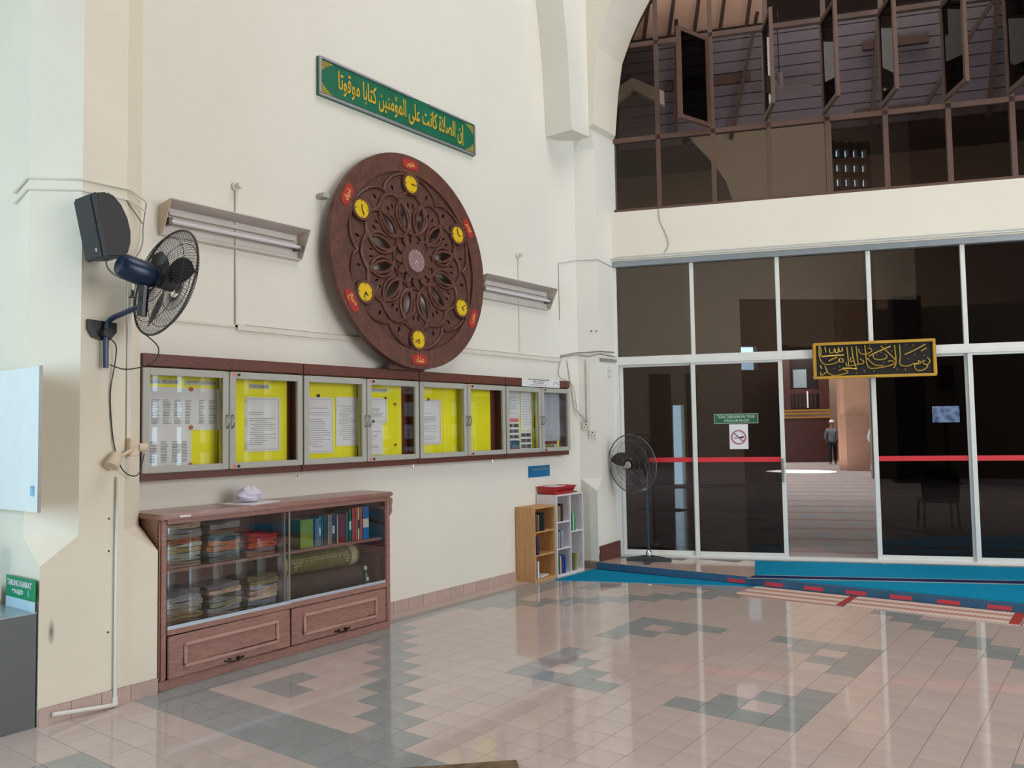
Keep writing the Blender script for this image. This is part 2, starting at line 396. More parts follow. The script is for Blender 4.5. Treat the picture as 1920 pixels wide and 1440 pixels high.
mp = nt.nodes.new('ShaderNodeMapping'); mp.vector_type = 'TEXTURE'; mp.inputs['Location'].default_value = (.42, -2.30, .53); mp.inputs['Scale'].default_value = (.2, .022, .085)
gr = nt.nodes.new('ShaderNodeTexGradient'); gr.gradient_type = 'SPHERICAL'; mxs = nt.nodes.new('ShaderNodeMix'); mxs.data_type = 'RGBA'
nt.links.new(tc.outputs['Object'], mp.inputs['Vector']); nt.links.new(mp.outputs[0], gr.inputs['Vector']); nt.links.new(gr.outputs['Fac'], mxs.inputs[0])
nt.links.new(src_, mxs.inputs[6]); mxs.inputs[7].default_value = (.12, .13, .10, 1); nt.links.new(mxs.outputs[2], b.inputs['Base Color'])
cL = struct(colL.build('column', COLM))
pil = MB()
A, B_, C_, D_ = (0, 3.77), (.145, 3.95), (.378, 3.95), (.378, 4.6)
c1, c2 = (.145, 3.95), (.378, 4.07)
V = []
for z, cc in ((0, C_), (.92, C_)): V += [(*A, z), (*B_, z), (*cc, z), (*cc, z), (*D_, z), (0, 4.6, z)]
for z in (1.067, 5.13): V += [(*A, z), (*c1, z), (*c1, z), (*c2, z), (*D_, z), (0, 4.6, z)]
Fc = []
for L_ in (0, 1, 2):
    for i in range(6):
        j = (i+1) % 6; q = [L_*6+i, L_*6+j, (L_+1)*6+j, (L_+1)*6+i]; pts = []
        for k in q:
            if V[k] not in [V[x] for x in pts]: pts.append(k)
        if len(pts) > 2: Fc.append(pts)
pil.add(V, Fc)
# upper reversed chamfer, then square rib
V = []
V += [(*A, 5.13), (*c1, 5.13), (*c1, 5.13), (*c2, 5.13), (*D_, 5.13), (0, 4.6, 5.13)]
V += [(*A, 5.36), (*B_, 5.36), (*C_, 5.36), (*C_, 5.36), (*D_, 5.36), (0, 4.6, 5.36)]
V += [(*A, 11.5), (*B_, 11.5), (*C_, 11.5), (*C_, 11.5), (*D_, 11.5), (0, 4.6, 11.5)]
Fc = []
for L_ in (0, 1):
    for i in range(6):
        j = (i+1) % 6; q = [L_*6+i, L_*6+j, (L_+1)*6+j, (L_+1)*6+i]; pts = []
        for k in q:
            if V[k] not in [V[x] for x in pts]: pts.append(k)
        if len(pts) > 2: Fc.append(pts)
pil.add(V, Fc)
cR = struct(pil.build('column', PAINT))
# arch spandrel over the door bay (plane y=3.93) with reveal running back to the door wall
ac = [(.379, 5.36), (.431, 5.40), (.477, 5.935), (.532, 6.32), (.638, 6.62), (.742, 6.854), (1.0, 7.35), (1.5, 8.1), (2.2, 8.8), (3.2, 9.3)]
pts = [(x, z) for x, z in ac]+[(4.5, 9.6), (13.2, 9.6), (13.2, 11.5), (.379, 11.5)]
q = MB(); n_ = len(pts)
q.add([(x, 3.93, z) for x, z in pts]+[(x, 4.49+.404*(x-.42), z) for x, z in pts], [list(range(n_)), list(range(n_, 2*n_))[::-1]]+[(i, n_+i, n_+(i+1) % n_, (i+1) % n_) for i in range(n_)])
struct(q.build('wall_arch_spandrel', BEAM))
# arch over left wall (plane x=.38), shallow rib beside the pilaster
la = [(3.95, 5.25), (3.546, 5.223), (3.52, 5.7), (3.5, 6.1), (3.45, 6.5), (3.40, 6.8), (3.2, 7.6), (2.6, 8.5), (1.6, 9.2), (1.6, 11.5), (3.95, 11.5)]
struct(MB().prism(la, .0, .3785, 'x').build('wall_arch_rib', PAINT))

# skirting tiles
bl = struct(MB().box(0, .006, .5, 3.77, 0, .098).build('baseboard_left', GROUT))
sk = MB().box(0, .012, -.0985, .0985, 0, .1).build('tile', SKIRT, bevel=.001); skm = sk.data; bpy.data.objects.remove(sk)
for k in range(16):
    o = bpy.data.objects.new('tile', skm); COL.objects.link(o); o.parent = bl; o.location = (0, .6+.2*k, 0)
bc = struct(MB().box(.42, .426, -2.365, -1.645, 0, .1).build('baseboard_column', GROUT))
for k in range(4):
    o = bpy.data.objects.new('tile', skm); COL.objects.link(o); o.parent = bc; o.location = (.42, -2.277+.1825*k, 0); o.scale = (1, .915, 1)
bp_ = struct(MB().box(.15, .384, 3.942, 3.95, 0, .09).build('baseboard_pilaster', SKIRT))

# ------------------------------------------------------------------ door wall
bw = MB()
bw.box(-.6, 13.5, 0, .25, 3.77, 4.40)
bw.box(-.6, 13.5, .05, .25, 9.0, 14)
struct(bw.build('wall_back_beam', BEAM, loc=D0, rz=A22))
def fr_bars(mb, segs, w, d0, d1):
    for x0, z0, x1, z1 in segs:
        if abs(x0-x1) < 1e-6: mb.box(x0-w/2, x0+w/2, d0, d1, z0, z1)
        else: mb.box(x0, x1, d0, d1, z0-w/2, z0+w/2)
mull = [-.03, .925, 1.935, 2.955, 3.955, 4.97, 5.98, 6.99, 8.0]
# upper fixed lights over doors
win = struct(bpy.data.objects.new('window_1', None)); COL.objects.link(win); win.location = D0; win.rotation_euler = (0, 0, A22)
f = MB(); f.box(-.07, 8.1, .02, .1, 3.70, 3.77); f.box(-.07, 8.1, .02, .12, 2.49, 2.56)
for i, x in enumerate(mull): f.box(x-.025, x+.025, .03, .09, 2.56, 3.70)
f.build('window_frame', WHITEAL, win, bevel=.004)
for i in range(8): MB().box(mull[i]+.022, mull[i+1]-.022, .055, .06, 2.55, 3.71).build('pane', TINT, win)
MB().box(-.08, 8.1, -.01, .03, 3.70, 3.765).build('head_track', mat('grey_track', '8E9498', .4, metal=.4), win)
# doors
def door(n, x0, x1, y0, label=None):
    d = struct(bpy.data.objects.new('door_%d' % n, None)); COL.objects.link(d); d.location = D0; d.rotation_euler = (0, 0, A22)
    f = MB(); f.box(x0, x0+.05, y0, y0+.035, .1, 2.47).box(x1-.05, x1, y0, y0+.035, .1, 2.47).box(x0+.05, x1-.05, y0, y0+.035, .1, .16).box(x0+.05, x1-.05, y0, y0+.035, 2.43, 2.47)
    f.build('door_frame', WHITEAL, d, bevel=.003)
    MB().box(x0+.045, x1-.045, y0+.015, y0+.02, .15, 2.44).build('pane', TINTD, d)
    t = MB().box(x0+.05, x1-.05, y0+.008, y0+.0135, 1.238, 1.296).build('red_stripe', REDT, d)
    return d
door(1, -.0, .93, .06); d2 = door(2, .89, 1.96, .02)
door(3, 2.94, 3.98, .06); door(4, 3.955, 4.99, .02); door(5, 4.97, 6.0, .06); door(6, 5.98, 7.0, .02)
dh = MB().box(1.915, 1.935, -.012, .02, 1.0, 1.28).build('door_pull', mat('worn_lock', '9A9890', .4, metal=.5), d2, bevel=.003)
jm = MB(); jm.box(-.07, -.0, .0, .12, .08, 2.5); jm.box(-.07, 8.1, .0, .13, .08, .11); jm.box(-.07, 8.1, .0, .13, 2.455, 2.49)
jm.box(-.13, -.07, .02, .1, .08, 3.75)
struct(jm.build('trim_2', WHITEAL, loc=D0, rz=A22, bevel=.004))

# arched window above
wa = struct(bpy.data.objects.new('window_2', None)); COL.objects.link(wa); wa.location = D0; wa.rotation_euler = (0, 0, A22)
arc = [(-.11, 4.41), (-.115, 5.36), (-.06, 5.72), (.02, 6.046), (.09, 6.32), (.17, 6.549), (.313, 6.842), (.467, 7.098), (.8, 7.55), (1.3, 8.1), (2.0, 8.6), (3.0, 9.0)]
f = MB(); f.tube([(x, .12, z) for x, z in arc], .04, 4)
xs_ = [.56, 1.235, 1.90, 2.57, 3.215, 3.89, 4.55, 5.2, 5.9, 6.6]
def ztop(x):
    for (a, b), (c, d) in zip(arc, arc[1:]):
        if a <= x <= c and c > a: return b+(d-b)*(x-a)/(c-a)
    return 9.0
for x in xs_: f.box(x-.028, x+.028, .08, .15, 4.42, ztop(x))
def xl(z):
    for (a, b), (c, d) in zip(arc, arc[1:]):
        if b <= z <= d: return a+(c-a)*(z-b)/(d-b)
    return 0
for z in (5.345, 6.575, 7.7): f.box(xl(z), 8, .08, .15, z-.03, z+.03)
f.box(-.11, 8, .07, .15, 4.40, 4.45)
f.build('window_frame', BROWNAL, wa)
allx = [-.11]+xs_
for i in range(len(allx)-1):
    a, b = allx[i], allx[i+1]
    for r_, (z0, z1) in enumerate(((4.43, 5.34), (5.35, 6.57), (6.58, 7.69), (7.7, 8.9))):
        if r_ == 1 and i > 0: continue                                  # opened casements
        poly = []
        if i == 0 or z1 > ztop(b):
            p0 = max(a, xl(z0)); poly = [(p0, z0), (b, z0)]
            zb = min(z1, ztop(b))
            if zb <= z0: continue
            poly.append((b, zb))
            st = [(x, z) for x, z in arc if z0 < z < zb and a < x < b][::-1]
            if zb == z1: poly.append((max(a, xl(z1)), z1))
            poly += st
            if a > xl(z0): poly = [(a, z0), (b, z0), (b, zb)]+[(x, z) for x, z in arc if a < x < b and z < zb][::-1]+[(a, min(zb, ztop(a)))]
        else: poly = [(a, z0), (b, z0), (b, z1), (a, z1)]
        if i > 0 and ztop(a) >= z1: poly = [(a, z0), (b, z0), (b, z1), (a, z1)]
        MB().prism(poly, .11, .115, 'y').build('pane', TINT2, wa)
# opened casement sashes, hinged on their right mullion, swinging out toward the hall side
def sash(hx, w, ang, side):
    M = Matrix.Translation((hx, .07, 0)) @ Matrix.Rotation(ang, 4, 'Z')
    f = MB(M); z0, z1 = 5.39, 6.53
    f.box(-w, -w+.05, -.02, .02, z0, z1).box(-.05, 0, -.02, .02, z0, z1).box(-w+.05, -.05, -.02, .02, z0, z0+.05).box(-w+.05, -.05, -.02, .02, z1-.05, z1)
    o = f.build('sash_frame', BROWNAL, wa)
    g = MB(M).box(-w+.045, -.045, -.003, .003, z0+.045, z1-.045).build('pane', SASHG, o)
sash(1.20, .56, R(52), 1)
for i, hx in enumerate(xs_[2:9]): sash(hx-.035, .58, R(97+3*(i % 2)), 1)
# stays under sills
SHARD = mat('shade_shard', '20242A', .5)

# ------------------------------------------------------------------ things on the door wall
g = thing('calligraphy_plaque', 'black plaque with raised gold calligraphy in gold frame hung above the open doorway', 'sign', DW(2.303, -.03, 2.203), A22)
GW, GH = 1.31, .425
fm = MB(); fm.box(0, GW, -.05, 0, 0, .032).box(0, GW, -.05, 0, GH-.032, GH).box(0, .032, -.05, 0, .032, GH-.032).box(GW-.032, GW, -.05, 0, .032, GH-.032)
GFR = mat('gold_frame', 'C99A3A', .35, metal=.35, var=.08)
fm.build('frame', GFR, g, bevel=.006)
MB().box(.03, GW-.03, -.02, -.005, .03, GH-.03).build('backing', mat('black_velvet', '17120E', .8, var=.2), g)
strokes = [[(655, 180), (665, 300), (668, 400), (650, 395)], [(710, 180), (722, 300), (745, 400)], [(762, 175), (770, 300), (778, 390)], [(860, 160), (868, 300), (882, 400), (930, 432), (1080, 412), (1180, 378), (1160, 345), (1110, 350)],
           [(1190, 160), (1198, 260), (1200, 370), (1170, 430)], [(1245, 155), (1250, 280), (1240, 370), (1262, 400), (1330, 405), (1400, 375)], [(1038, 170), (1120, 250), (1205, 345)], [(1530, 150), (1420, 215), (1300, 272)],
           [(900, 290), (1000, 240), (1150, 175)], [(340, 172), (335, 250), (348, 330), (395, 383), (500, 375), (560, 350), (600, 360), (605, 325), (570, 315), (560, 345)], [(345, 170), (360, 230), (350, 285)], [(360, 295), (500, 283), (620, 277)],
           [(403, 180), (417, 245)], [(455, 200), (462, 248), (500, 245), (515, 200), (525, 248), (552, 245), (560, 185), (572, 235), (598, 228), (602, 190)], [(1545, 305), (1572, 345), (1545, 390), (1500, 375), (1495, 350), (1525, 345)],
           [(1400, 385), (1415, 445), (1470, 458), (1530, 430), (1548, 385)], [(1400, 385), (1440, 375), (1450, 345), (1475, 365), (1440, 385)], [(398, 400), (430, 480), (500, 512), (580, 500), (660, 472), (600, 440), (555, 455)],
           [(343, 390), (358, 435)], [(345, 470), (352, 512), (415, 470)], [(790, 205), (800, 252), (860, 268), (930, 235), (925, 200), (895, 200)], [(950, 270), (955, 312), (1000, 332), (1075, 322), (1105, 290), (1078, 268)],
           [(640, 360), (650, 400), (700, 400), (760, 385), (830, 375), (840, 350), (800, 320)], [(880, 310), (960, 390), (1060, 400)], [(600, 430), (690, 430), (760, 440)], [(700, 300), (690, 350), (735, 340)], [(1480, 235), (1540, 195)], [(440, 345), (540, 300)], [(745, 400), (760, 440)]]
cs = MB()
def smap(x, y):
    u = (x-266)/1373.; top = 140-55*u; hh = 415+20*u
    return (GW*u, -.028, GH*(1-(y-top)/hh))
def smooth_pts(p, n=4):
    if len(p) < 3: return p
    out = []
    for i in range(len(p)-1):
        p0, p1, p2, p3 = p[max(i-1, 0)], p[i], p[i+1], p[min(i+2, len(p)-1)]
        for k in range(n):
            t = k/n
            out.append(tuple(.5*((2*b)+(-a+c)*t+(2*a-5*b+4*c-d)*t*t+(-a+3*b-3*c+d)*t**3) for a, b, c, d in zip(p0, p1, p2, p3)))
    return out+[p[-1]]
for st in strokes: cs.tube([smap(*q) for q in smooth_pts(st)], .0085, 5)
for x, y in [(500, 430), (565, 410), (755, 485), (840, 455), (845, 470), (950, 465), (1210, 445), (1300, 440), (1300, 455), (1320, 155), (1395, 160), (1410, 275), (1510, 285), (1335, 320), (1092, 152), (1160, 235), (1040, 245), (990, 275), (912, 160), (1065, 360)]:
    p = Vector(smap(x, y)); cs.add([p+Vector(q)*.011 for q in ((1, 0, 0), (0, 0, 1), (-1, 0, 0), (0, 0, -1), (0, -1, 0), (0, .6, 0))], [(0, 1, 4), (1, 2, 4), (2, 3, 4), (3, 0, 4), (1, 0, 5), (2, 1, 5), (3, 2, 5), (0, 3, 5)])
cs.build('lettering', mat('gold_leaf', 'B9983E', .35, metal=.5, var=.2, scale=30), g, smooth=True, ang=60)

g = thing('warning_sign', 'small green sign with white capitals stuck on the sliding glass door', 'sign', DW(1.145, .026, 1.70), A22)
MB().box(0, .52, -.004, 0, 0, .122).build('panel', mat('sign_green', '1E5A34', .4, var=.1), g)
b = MB(); b.box(.006, .514, -.006, -.004, .004, .009).box(.006, .514, -.006, -.004, .113, .118).box(.004, .009, -.006, -.004, .004, .118).box(.511, .516, -.006, -.004, .004, .118); b.build('border', mat('sign_white', 'B9C9B9', .5, var=0), g)
text('TIDAK DIBENARKAN TIDUR', .44, .036, MC['sign_white'], g, .26, .084, -.005, .002, bold=.01)
text('DIDALAM MASJID', .29, .036, MC['sign_white'], g, .27, .034, -.005, .002, bold=.01)
g = thing('no_sleeping_notice', 'white paper notice with red no sleeping symbol under the green sign', 'notice', DW(1.323, .026, 1.393), A22)
MB().box(0, .218, -.003, 0, 0, .3).build('sheet', PAPER, g)
rg = MB(); NR = mat('notice_red', 'B04A58', .6, var=0)
rg.tube([(.108+.08*math.cos(a*math.pi/16), -.004, .145+.08*math.sin(a*math.pi/16)) for a in range(32)], .008, 4, closed=True)
rg.tube([(.05, -.0045, .2), (.166, -.0045, .09)], .007, 4); rg.build('prohibition_ring', NR, g)
bk = MB(); bk.box(.10, .155, -.005, -.003, .133, .15).box(.06, .10, -.005, -.003, .128, .133).box(.06, .066, -.005, -.003, .128, .15).box(.075, .08, -.005, -.003, .125, .145)
bk.cyl((.155, -.0055, .146), (.155, -.003, .146), .012, 10); bk.build('sleeper_symbol', DINK, g)

# conduit along door head, small cable
tb = MB(); tb.tube([(-.13, -.015, 3.3), (-.13, -.015, 3.70), (-.10, -.015, 3.78), (-.03, -.015, 3.80), (8, -.015, 3.80)], .012, 6); tb.tube([(-.12, -.045, 3.2), (-.12, -.045, 3.72), (-.06, -.045, 3.80), (.05, -.03, 3.825), (8, -.03, 3.825)], .009, 6)
tag(tb.build('cable_conduit', PVC, loc=D0, rz=A22, smooth=True), 'pair of pale cable conduits running along the head of the glass doors', 'conduit')
tb = MB(); tb.tube(smooth_pts([(.55, -.01, 4.40), (.56, -.01, 4.25), (.62, -.01, 4.1), (.66, -.01, 3.95), (.62, -.01, 3.86), (.60, -.01, 3.84)]), .004, 5)
tag(tb.build('loose_cable', CABLEG, loc=D0, rz=A22), 'thin grey cable dangling down the beam below the arched window', 'cable')

# door sensor, brown board, sockets on pilaster
g = thing('door_sensor', 'tiny white two piece contact sensor on the pilaster beside the door frame', 'sensor', (.378, 4.28, 2.33), math.pi/2)
MB().box(-.03, .05, -.02, 0, .05, .1).build('sensor_body', PVC, g, bevel=.003); MB().box(-.03, .05, -.02, 0, -.02, .03).build('magnet', PVC, g, bevel=.003)
tag(MB().prism([(3.96, .085), (4.46, .085), (4.46, .28), (3.96, .26), (3.975, .2), (3.955, .15)], .38, .4, 'x').build('kick_board', mat('dark_red_board', '5E3029', .5, var=.12)), 'short dark red brown board leaning at the foot of the right pilaster', 'board')
def socket(y, x, z, label, rz=R(51)):
    g = thing('wall_socket', label, 'socket', (x, y, z), rz, 'sockets on the pilaster')
    MB().box(-.045, .045, -.035, 0, -.045, .045).build('socket_box', mat('socket_cream', 'D6CABB', .4, var=.03), g, bevel=.004)
    k = MB(); k.box(-.008, .008, -.0365, -.035, .012, .026).box(-.026, -.012, -.0365, -.035, -.02, -.012).box(.012, .026, -.0365, -.035, -.02, -.012).build('socket_holes', DINK, g)
    return g
# ------------------------------------------------------------------ things on the left wall
def LW(y, z, x=0): return (x, y, z)
H90 = math.pi/2
g = thing('green_calligraphy_sign', 'long green sign with gold calligraphy and grey frame high on the left wall', 'sign', LW(.03, 4.617), H90)
L_ = 2.125; Hh = .345
MB().box(0, L_, -.03, 0, .0, Hh).build('panel', GREEN, g)
f = MB(); f.box(0, L_, -.045, -.03, 0, .022).box(0, .022, -.045, -.03, .022, Hh).box(L_-.018, L_, -.045, -.03, .022, Hh-.01)
for a, b in ((.022, 1.0), (1.02, 1.18), (1.4, 2.0)): f.box(a, b, -.045, -.03, Hh-.018, Hh)
f.build('frame', mat('frame_grey', 'A6A4AC', .4, metal=.3), g, bevel=.003)
text(arabic('إن الصلاة كانت على المؤمنين كتابا موقوتا'), 1.72, .235, GOLD, g, 1.08, .165, -.033, .006, bold=.012)
for (cx, cz, sx, sz) in ((.03, .03, 1, 1), (.03, .315, 1, -1), (2.1, .03, -1, 1), (2.1, .315, -1, -1)):
    co = MB()
    for k in range(7):
        w_ = .12*(1-k/7)**1.5+.01
        co.box(cx, cx+sx*w_, -.033, -.03, cz+sz*k*.013, cz+sz*(k*.013+.006))
    co.build('corner_ornament', GOLD, g)['kind'] = 'stuff'

# carved wheel clock
WR = 1.0307
g = bpy.data.objects.new('wheel_clock', None); COL.objects.link(g)
tag(g, 'great round carved brown rosette with six yellow prayer time clocks above the notice boards', 'clock')
g.matrix_world = Matrix.Translation((.15, 1.0579, 3.2846)) @ Matrix.Rotation(H90, 4, 'Z') @ Matrix.Rotation(-.053, 4, 'X')
circ = lambda r, n=72, cx=0, cy=0: [(cx+r*math.cos(2*math.pi*k/n), cy+r*math.sin(2*math.pi*k/n)) for k in range(n)]
def vesica(r0_, r1_, w, ang, n=10):
    P = []
    for k in range(n+1):
        t = k/n; P.append((r0_+(r1_-r0_)*t, w*math.sin(math.pi*t)**.8))
    for k in range(1, n):
        t = 1-k/n; P.append((r0_+(r1_-r0_)*t, -w*math.sin(math.pi*t)**.8))
    c, s = math.cos(ang), math.sin(ang)
    return [(x*c-y*s, x*s+y*c) for x, y in P]
plate('outer_rim', [circ(WR, 96), circ(.83*WR, 96)], .055, ROSE, g)
holes = [circ(.835*WR, 96)]
for k in range(12):
    a = R(15+30*k); holes.append(vesica(.295*WR, .555*WR, .08*WR, a))
    b = R(30*k)
    holes.append(vesica(.50*WR, .56*WR, .012, b+.06, 4)); holes.append(vesica(.50*WR, .56*WR, .012, b-.06, 4))
    if k % 2: holes.append(vesica(.63*WR, .70*WR, .018, b+.05, 4)); holes.append(vesica(.63*WR, .70*WR, .018, b-.05, 4)); holes.append(vesica(.72*WR, .77*WR, .02, b, 4))
    else:
        holes.append(vesica(.66*WR, .72*WR, .014, b+.19, 4)); holes.append(vesica(.66*WR, .72*WR, .014, b-.19, 4))
plate('tracery', holes, .03, ROSED, g, y=.012)
def ring_obj(name, paths, r, mt, y):
    q = MB()
    for p in paths: q.tube([(a, y, b) for a, b in p], r, 6, closed=True)
    return q.build(name, mt, g, smooth=True, ang=60)
ring_obj('almond_moulding', [vesica(.265*WR, .575*WR, .088*WR, R(15+30*k)) for k in range(12)], .017, ROSE, -.006)
def ell(r, a_, b_, ang, n=28):
    c, s = math.cos(ang), math.sin(ang)
    return [((r+a_*math.cos(t))*c-b_*math.sin(t)*s, (r+a_*math.cos(t))*s+b_*math.sin(t)*c) for t in [2*math.pi*k/n for k in range(n)]]
ring_obj('interlaced_loop', [ell(.45*WR, .20*WR, .165*WR, R(30*k)) for k in range(12)], .018, ROSE, -.008)
sc = []
for j in range(2):
    P = []
    for k in range(144):
        t = 2*math.pi*k/144; ph = ((t-R(15))*12/(2*math.pi)) % 1 if j else ((t)*6/(2*math.pi)) % 1
        rr = (.60+.045*abs(math.sin(math.pi*ph))) if j else (.685+.135*abs(math.sin(math.pi*((t*6/(2*math.pi)) % 1)))**.6)
        P.append((rr*WR*math.cos(t), rr*WR*math.sin(t)))
    sc.append(P)
ring_obj('scalloped_moulding', sc, .018, ROSE, -.008)
pet = MB()
for k in range(12):
    P = vesica(.13*WR, .255*WR, .038*WR, R(30*k), 6); n = len(P)
    pet.prism(P, -.03, .0, 'y')
pet.build('rosette_petals', ROSED, g)
plate('rosette_disc', [circ(.17*WR, 36)], .05, ROSED, g, y=-.01)
cf = plate('centre_clock_face', [circ(.105*WR, 36)], .02, mat('mauve_dial', '8E7072', .4), g, y=-.04)
mk = MB()
for k in range(12):
    a = R(30*k); mk.box(.088*math.cos(a)-.004, .088*math.cos(a)+.004, -.053, -.05, .088*math.sin(a)-.004, .088*math.sin(a)+.004)
mk.build('hour_marks', PAPER, cf)['kind'] = 'stuff'
MB().tube([(0, -.055, 0), (-.03, -.055, -.03)], .003, 4).build('clock_hand', PAPER, cf); MB().tube([(0, -.055, 0), (.01, -.055, -.07)], .002, 4).build('clock_hand', PAPER, cf)
YF = mat('yellow_dial', 'D9B408', .45, var=.08)
names = {90: 'ظهر', 30: 'عصر', -30: 'مغرب', -90: 'عشاء', -150: 'صبح', 150: 'شروق'}
times = {90: (0, -5), 30: (-20, 100), -30: (-40, 30), -90: (-90, -150), -150: (-50, -110), 150: (90, -70)}
LAB = mat('red_label', 'A32A1E', .5, var=.12)
LABT = mat('label_gold', 'E0B36A', .5, var=0)
for ad, wd in names.items():
    a = R(ad); cx, cz = .73*WR*math.cos(a), .73*WR*math.sin(a)
    q = MB(); q.tube([(cx+.098*math.cos(t), -.02, cz+.098*math.sin(t)) for t in [2*math.pi*k/28 for k in range(28)]], .018, 6, closed=True)
    dr = q.build('dial_ring', ROSE, g, smooth=True, ang=60)
    d = plate('yellow_dial', [circ(.083, 28, cx, cz)], .012, YF, g, y=-.022)
    for t, l_ in zip(times[ad], (.04, .06)): MB().tube([(cx, -.032, cz), (cx+l_*math.cos(R(t)), -.032, cz+l_*math.sin(R(t)))], .0045, 4).build('clock_hand', DINK, d)
    h = MB()
    for k in range(4):
        t = R(90*k); h.box(cx+.07*math.cos(t)-.005, cx+.07*math.cos(t)+.005, -.031, -.028, cz+.07*math.sin(t)-.005, cz+.07*math.sin(t)+.005)
    h.build('hour_marks', DINK, d)['kind'] = 'stuff'
    lx, lz = .915*WR*math.cos(a), .915*WR*math.sin(a)
    rot = a-H90 if ad in (90, 30, 150) else a+H90
    c_, s_ = math.cos(rot), math.sin(rot)
    P = []
    for k in range(24):
        t = 2*math.pi*k/24; x = .105*math.copysign(abs(math.cos(t))**.6, math.cos(t)); y = .05*math.copysign(abs(math.sin(t))**.7, math.sin(t))
        P.append((lx+x*c_-y*s_, lz+x*s_+y*c_))
    lb = plate('name_label', [P], .006, LAB, g, y=-.03)
    text(arabic(wd), .11, .062, LABT, lb, lx, lz, -.034, .003, rot=rot, bold=.01)
MB().box(-1.0*WR, -.93*WR, .04, .12, .42, .46).build('wall_bracket', GREYAL, g)
MB().box(-.35, .12, .03, .13, -1.04, -1.0).build('support_ledge', ROSED, g)

# strip lights
STR = mat('aged_white_lamp_metal', 'CFC8C2', .5, var=.06, scale=5)
def strip_light(y0, y1, z, lab):
    g = thing('strip_light', lab, 'lamp', LW(y0, z), H90, 'strip lights on the left wall'); w = y1-y0
    # angled trough: profile in (x-out, z): back against wall, open face tilted down
    def prof(x): return [(x, 0, .0), (x, 0, .2), (x, -.16, .235), (x, -.02, -.01)]
    q = MB()
    q.add([(0, 0, 0), (w, 0, 0), (w, 0, .22), (0, 0, .22), (0, -.004, .0), (w, -.004, 0), (w, -.004, .215), (0, -.004, .215)], [(0, 1, 2, 3), (4, 7, 6, 5), (0, 4, 5, 1), (2, 6, 7, 3)])
    q.add([(0, 0, .22), (w, 0, .22), (w, -.17, .245), (0, -.17, .245), (0, 0, .214), (w, 0, .214), (w, -.17, .238), (0, -.17, .238)], [(0, 1, 2, 3), (4, 7, 6, 5), (3, 2, 6, 7)])
    q.add([(0, 0, .0), (w, 0, .0), (w, -.05, .012), (0, -.05, .012), (0, 0, -.006), (w, 0, -.006), (w, -.05, .004), (0, -.05, .004)], [(0, 1, 2, 3), (4, 7, 6, 5), (3, 2, 6, 7)])
    q.build('reflector', STR, g)
    for x in (0, w-.005):
        e = MB(); P = [(0, -.005), (0, .22), (-.17, .243), (-.055, .005)]
        e.prism([(a, b) for a, b in P], x, x+.005, 'x'); e.build('end_cap', mat('aged_cap', 'CDBFAE', .5), g)
    t = MB().cyl((.05, -.075, .10), (w-.05, -.075, .10), .017, 12).build('tube', mat('milky_tube', 'DAD6DA', .25, var=0), g, smooth=True)
    for x in (.03, w-.06): MB().box(x, x+.03, -.09, -.01, .075, .125).build('lamp_holder', mat('holder_grey', '6B645E', .5), g)
    MB().box(.06, w-.06, -.045, -.005, .155, .185).build('ballast_cover', STR, g)
    return g
strip_light(-1.415, -.17, 3.12, 'long dusty white strip light left of the round rosette')
strip_light(2.18, 3.50, 3.09, 'long dusty white strip light right of the round rosette')
def bulb(y, z, lab):
    g = thing('lamp_socket', lab, 'fitting', LW(y, z), H90, 'round fittings above strip lights')
    MB().lathe([(0, 0), (.035, 0), (.038, -.02), (.02, -.03), (.0, -.03)], axis='y', seg=16).build('rose_base', PVC, g, smooth=True)
    MB().lathe([(0, -.03), (.022, -.03), (.026, -.06), (.018, -.075), (0, -.078)], axis='y', seg=14).build('cap', PVC, g, smooth=True)
bulb(-.78, 3.62, 'small round white fitting above the left strip light')
bulb(2.93, 3.67, 'small round white fitting above the right strip light')
CON = mat('painted_conduit', 'D8D2C6', .6, var=.03)
q = MB()
q.box(0, .012, -.785, -.765, 2.5, 3.6); q.box(0, .012, -1.45, -.765, 2.505, 2.525); q.box(0, .018, -.765, 3.77, 2.485, 2.535); q.box(0, .012, 2.925, 2.945, 2.56, 3.66)
tag(q.build('cable_trunking', CON), 'painted square cable trunking crossing the left wall behind the rosette', 'conduit')
q = MB(); q.tube([(.006, -.785, 3.6), (.0135, -.785, 2.53)], .0025, 4)
q.tube([(.019, -.70, 2.53), (.019, 3.7, 2.53)], .002, 4)
tag(q.build('painted_wire', CABLEG), 'thin dark wire lying along the edge of the wall trunking', 'cable')

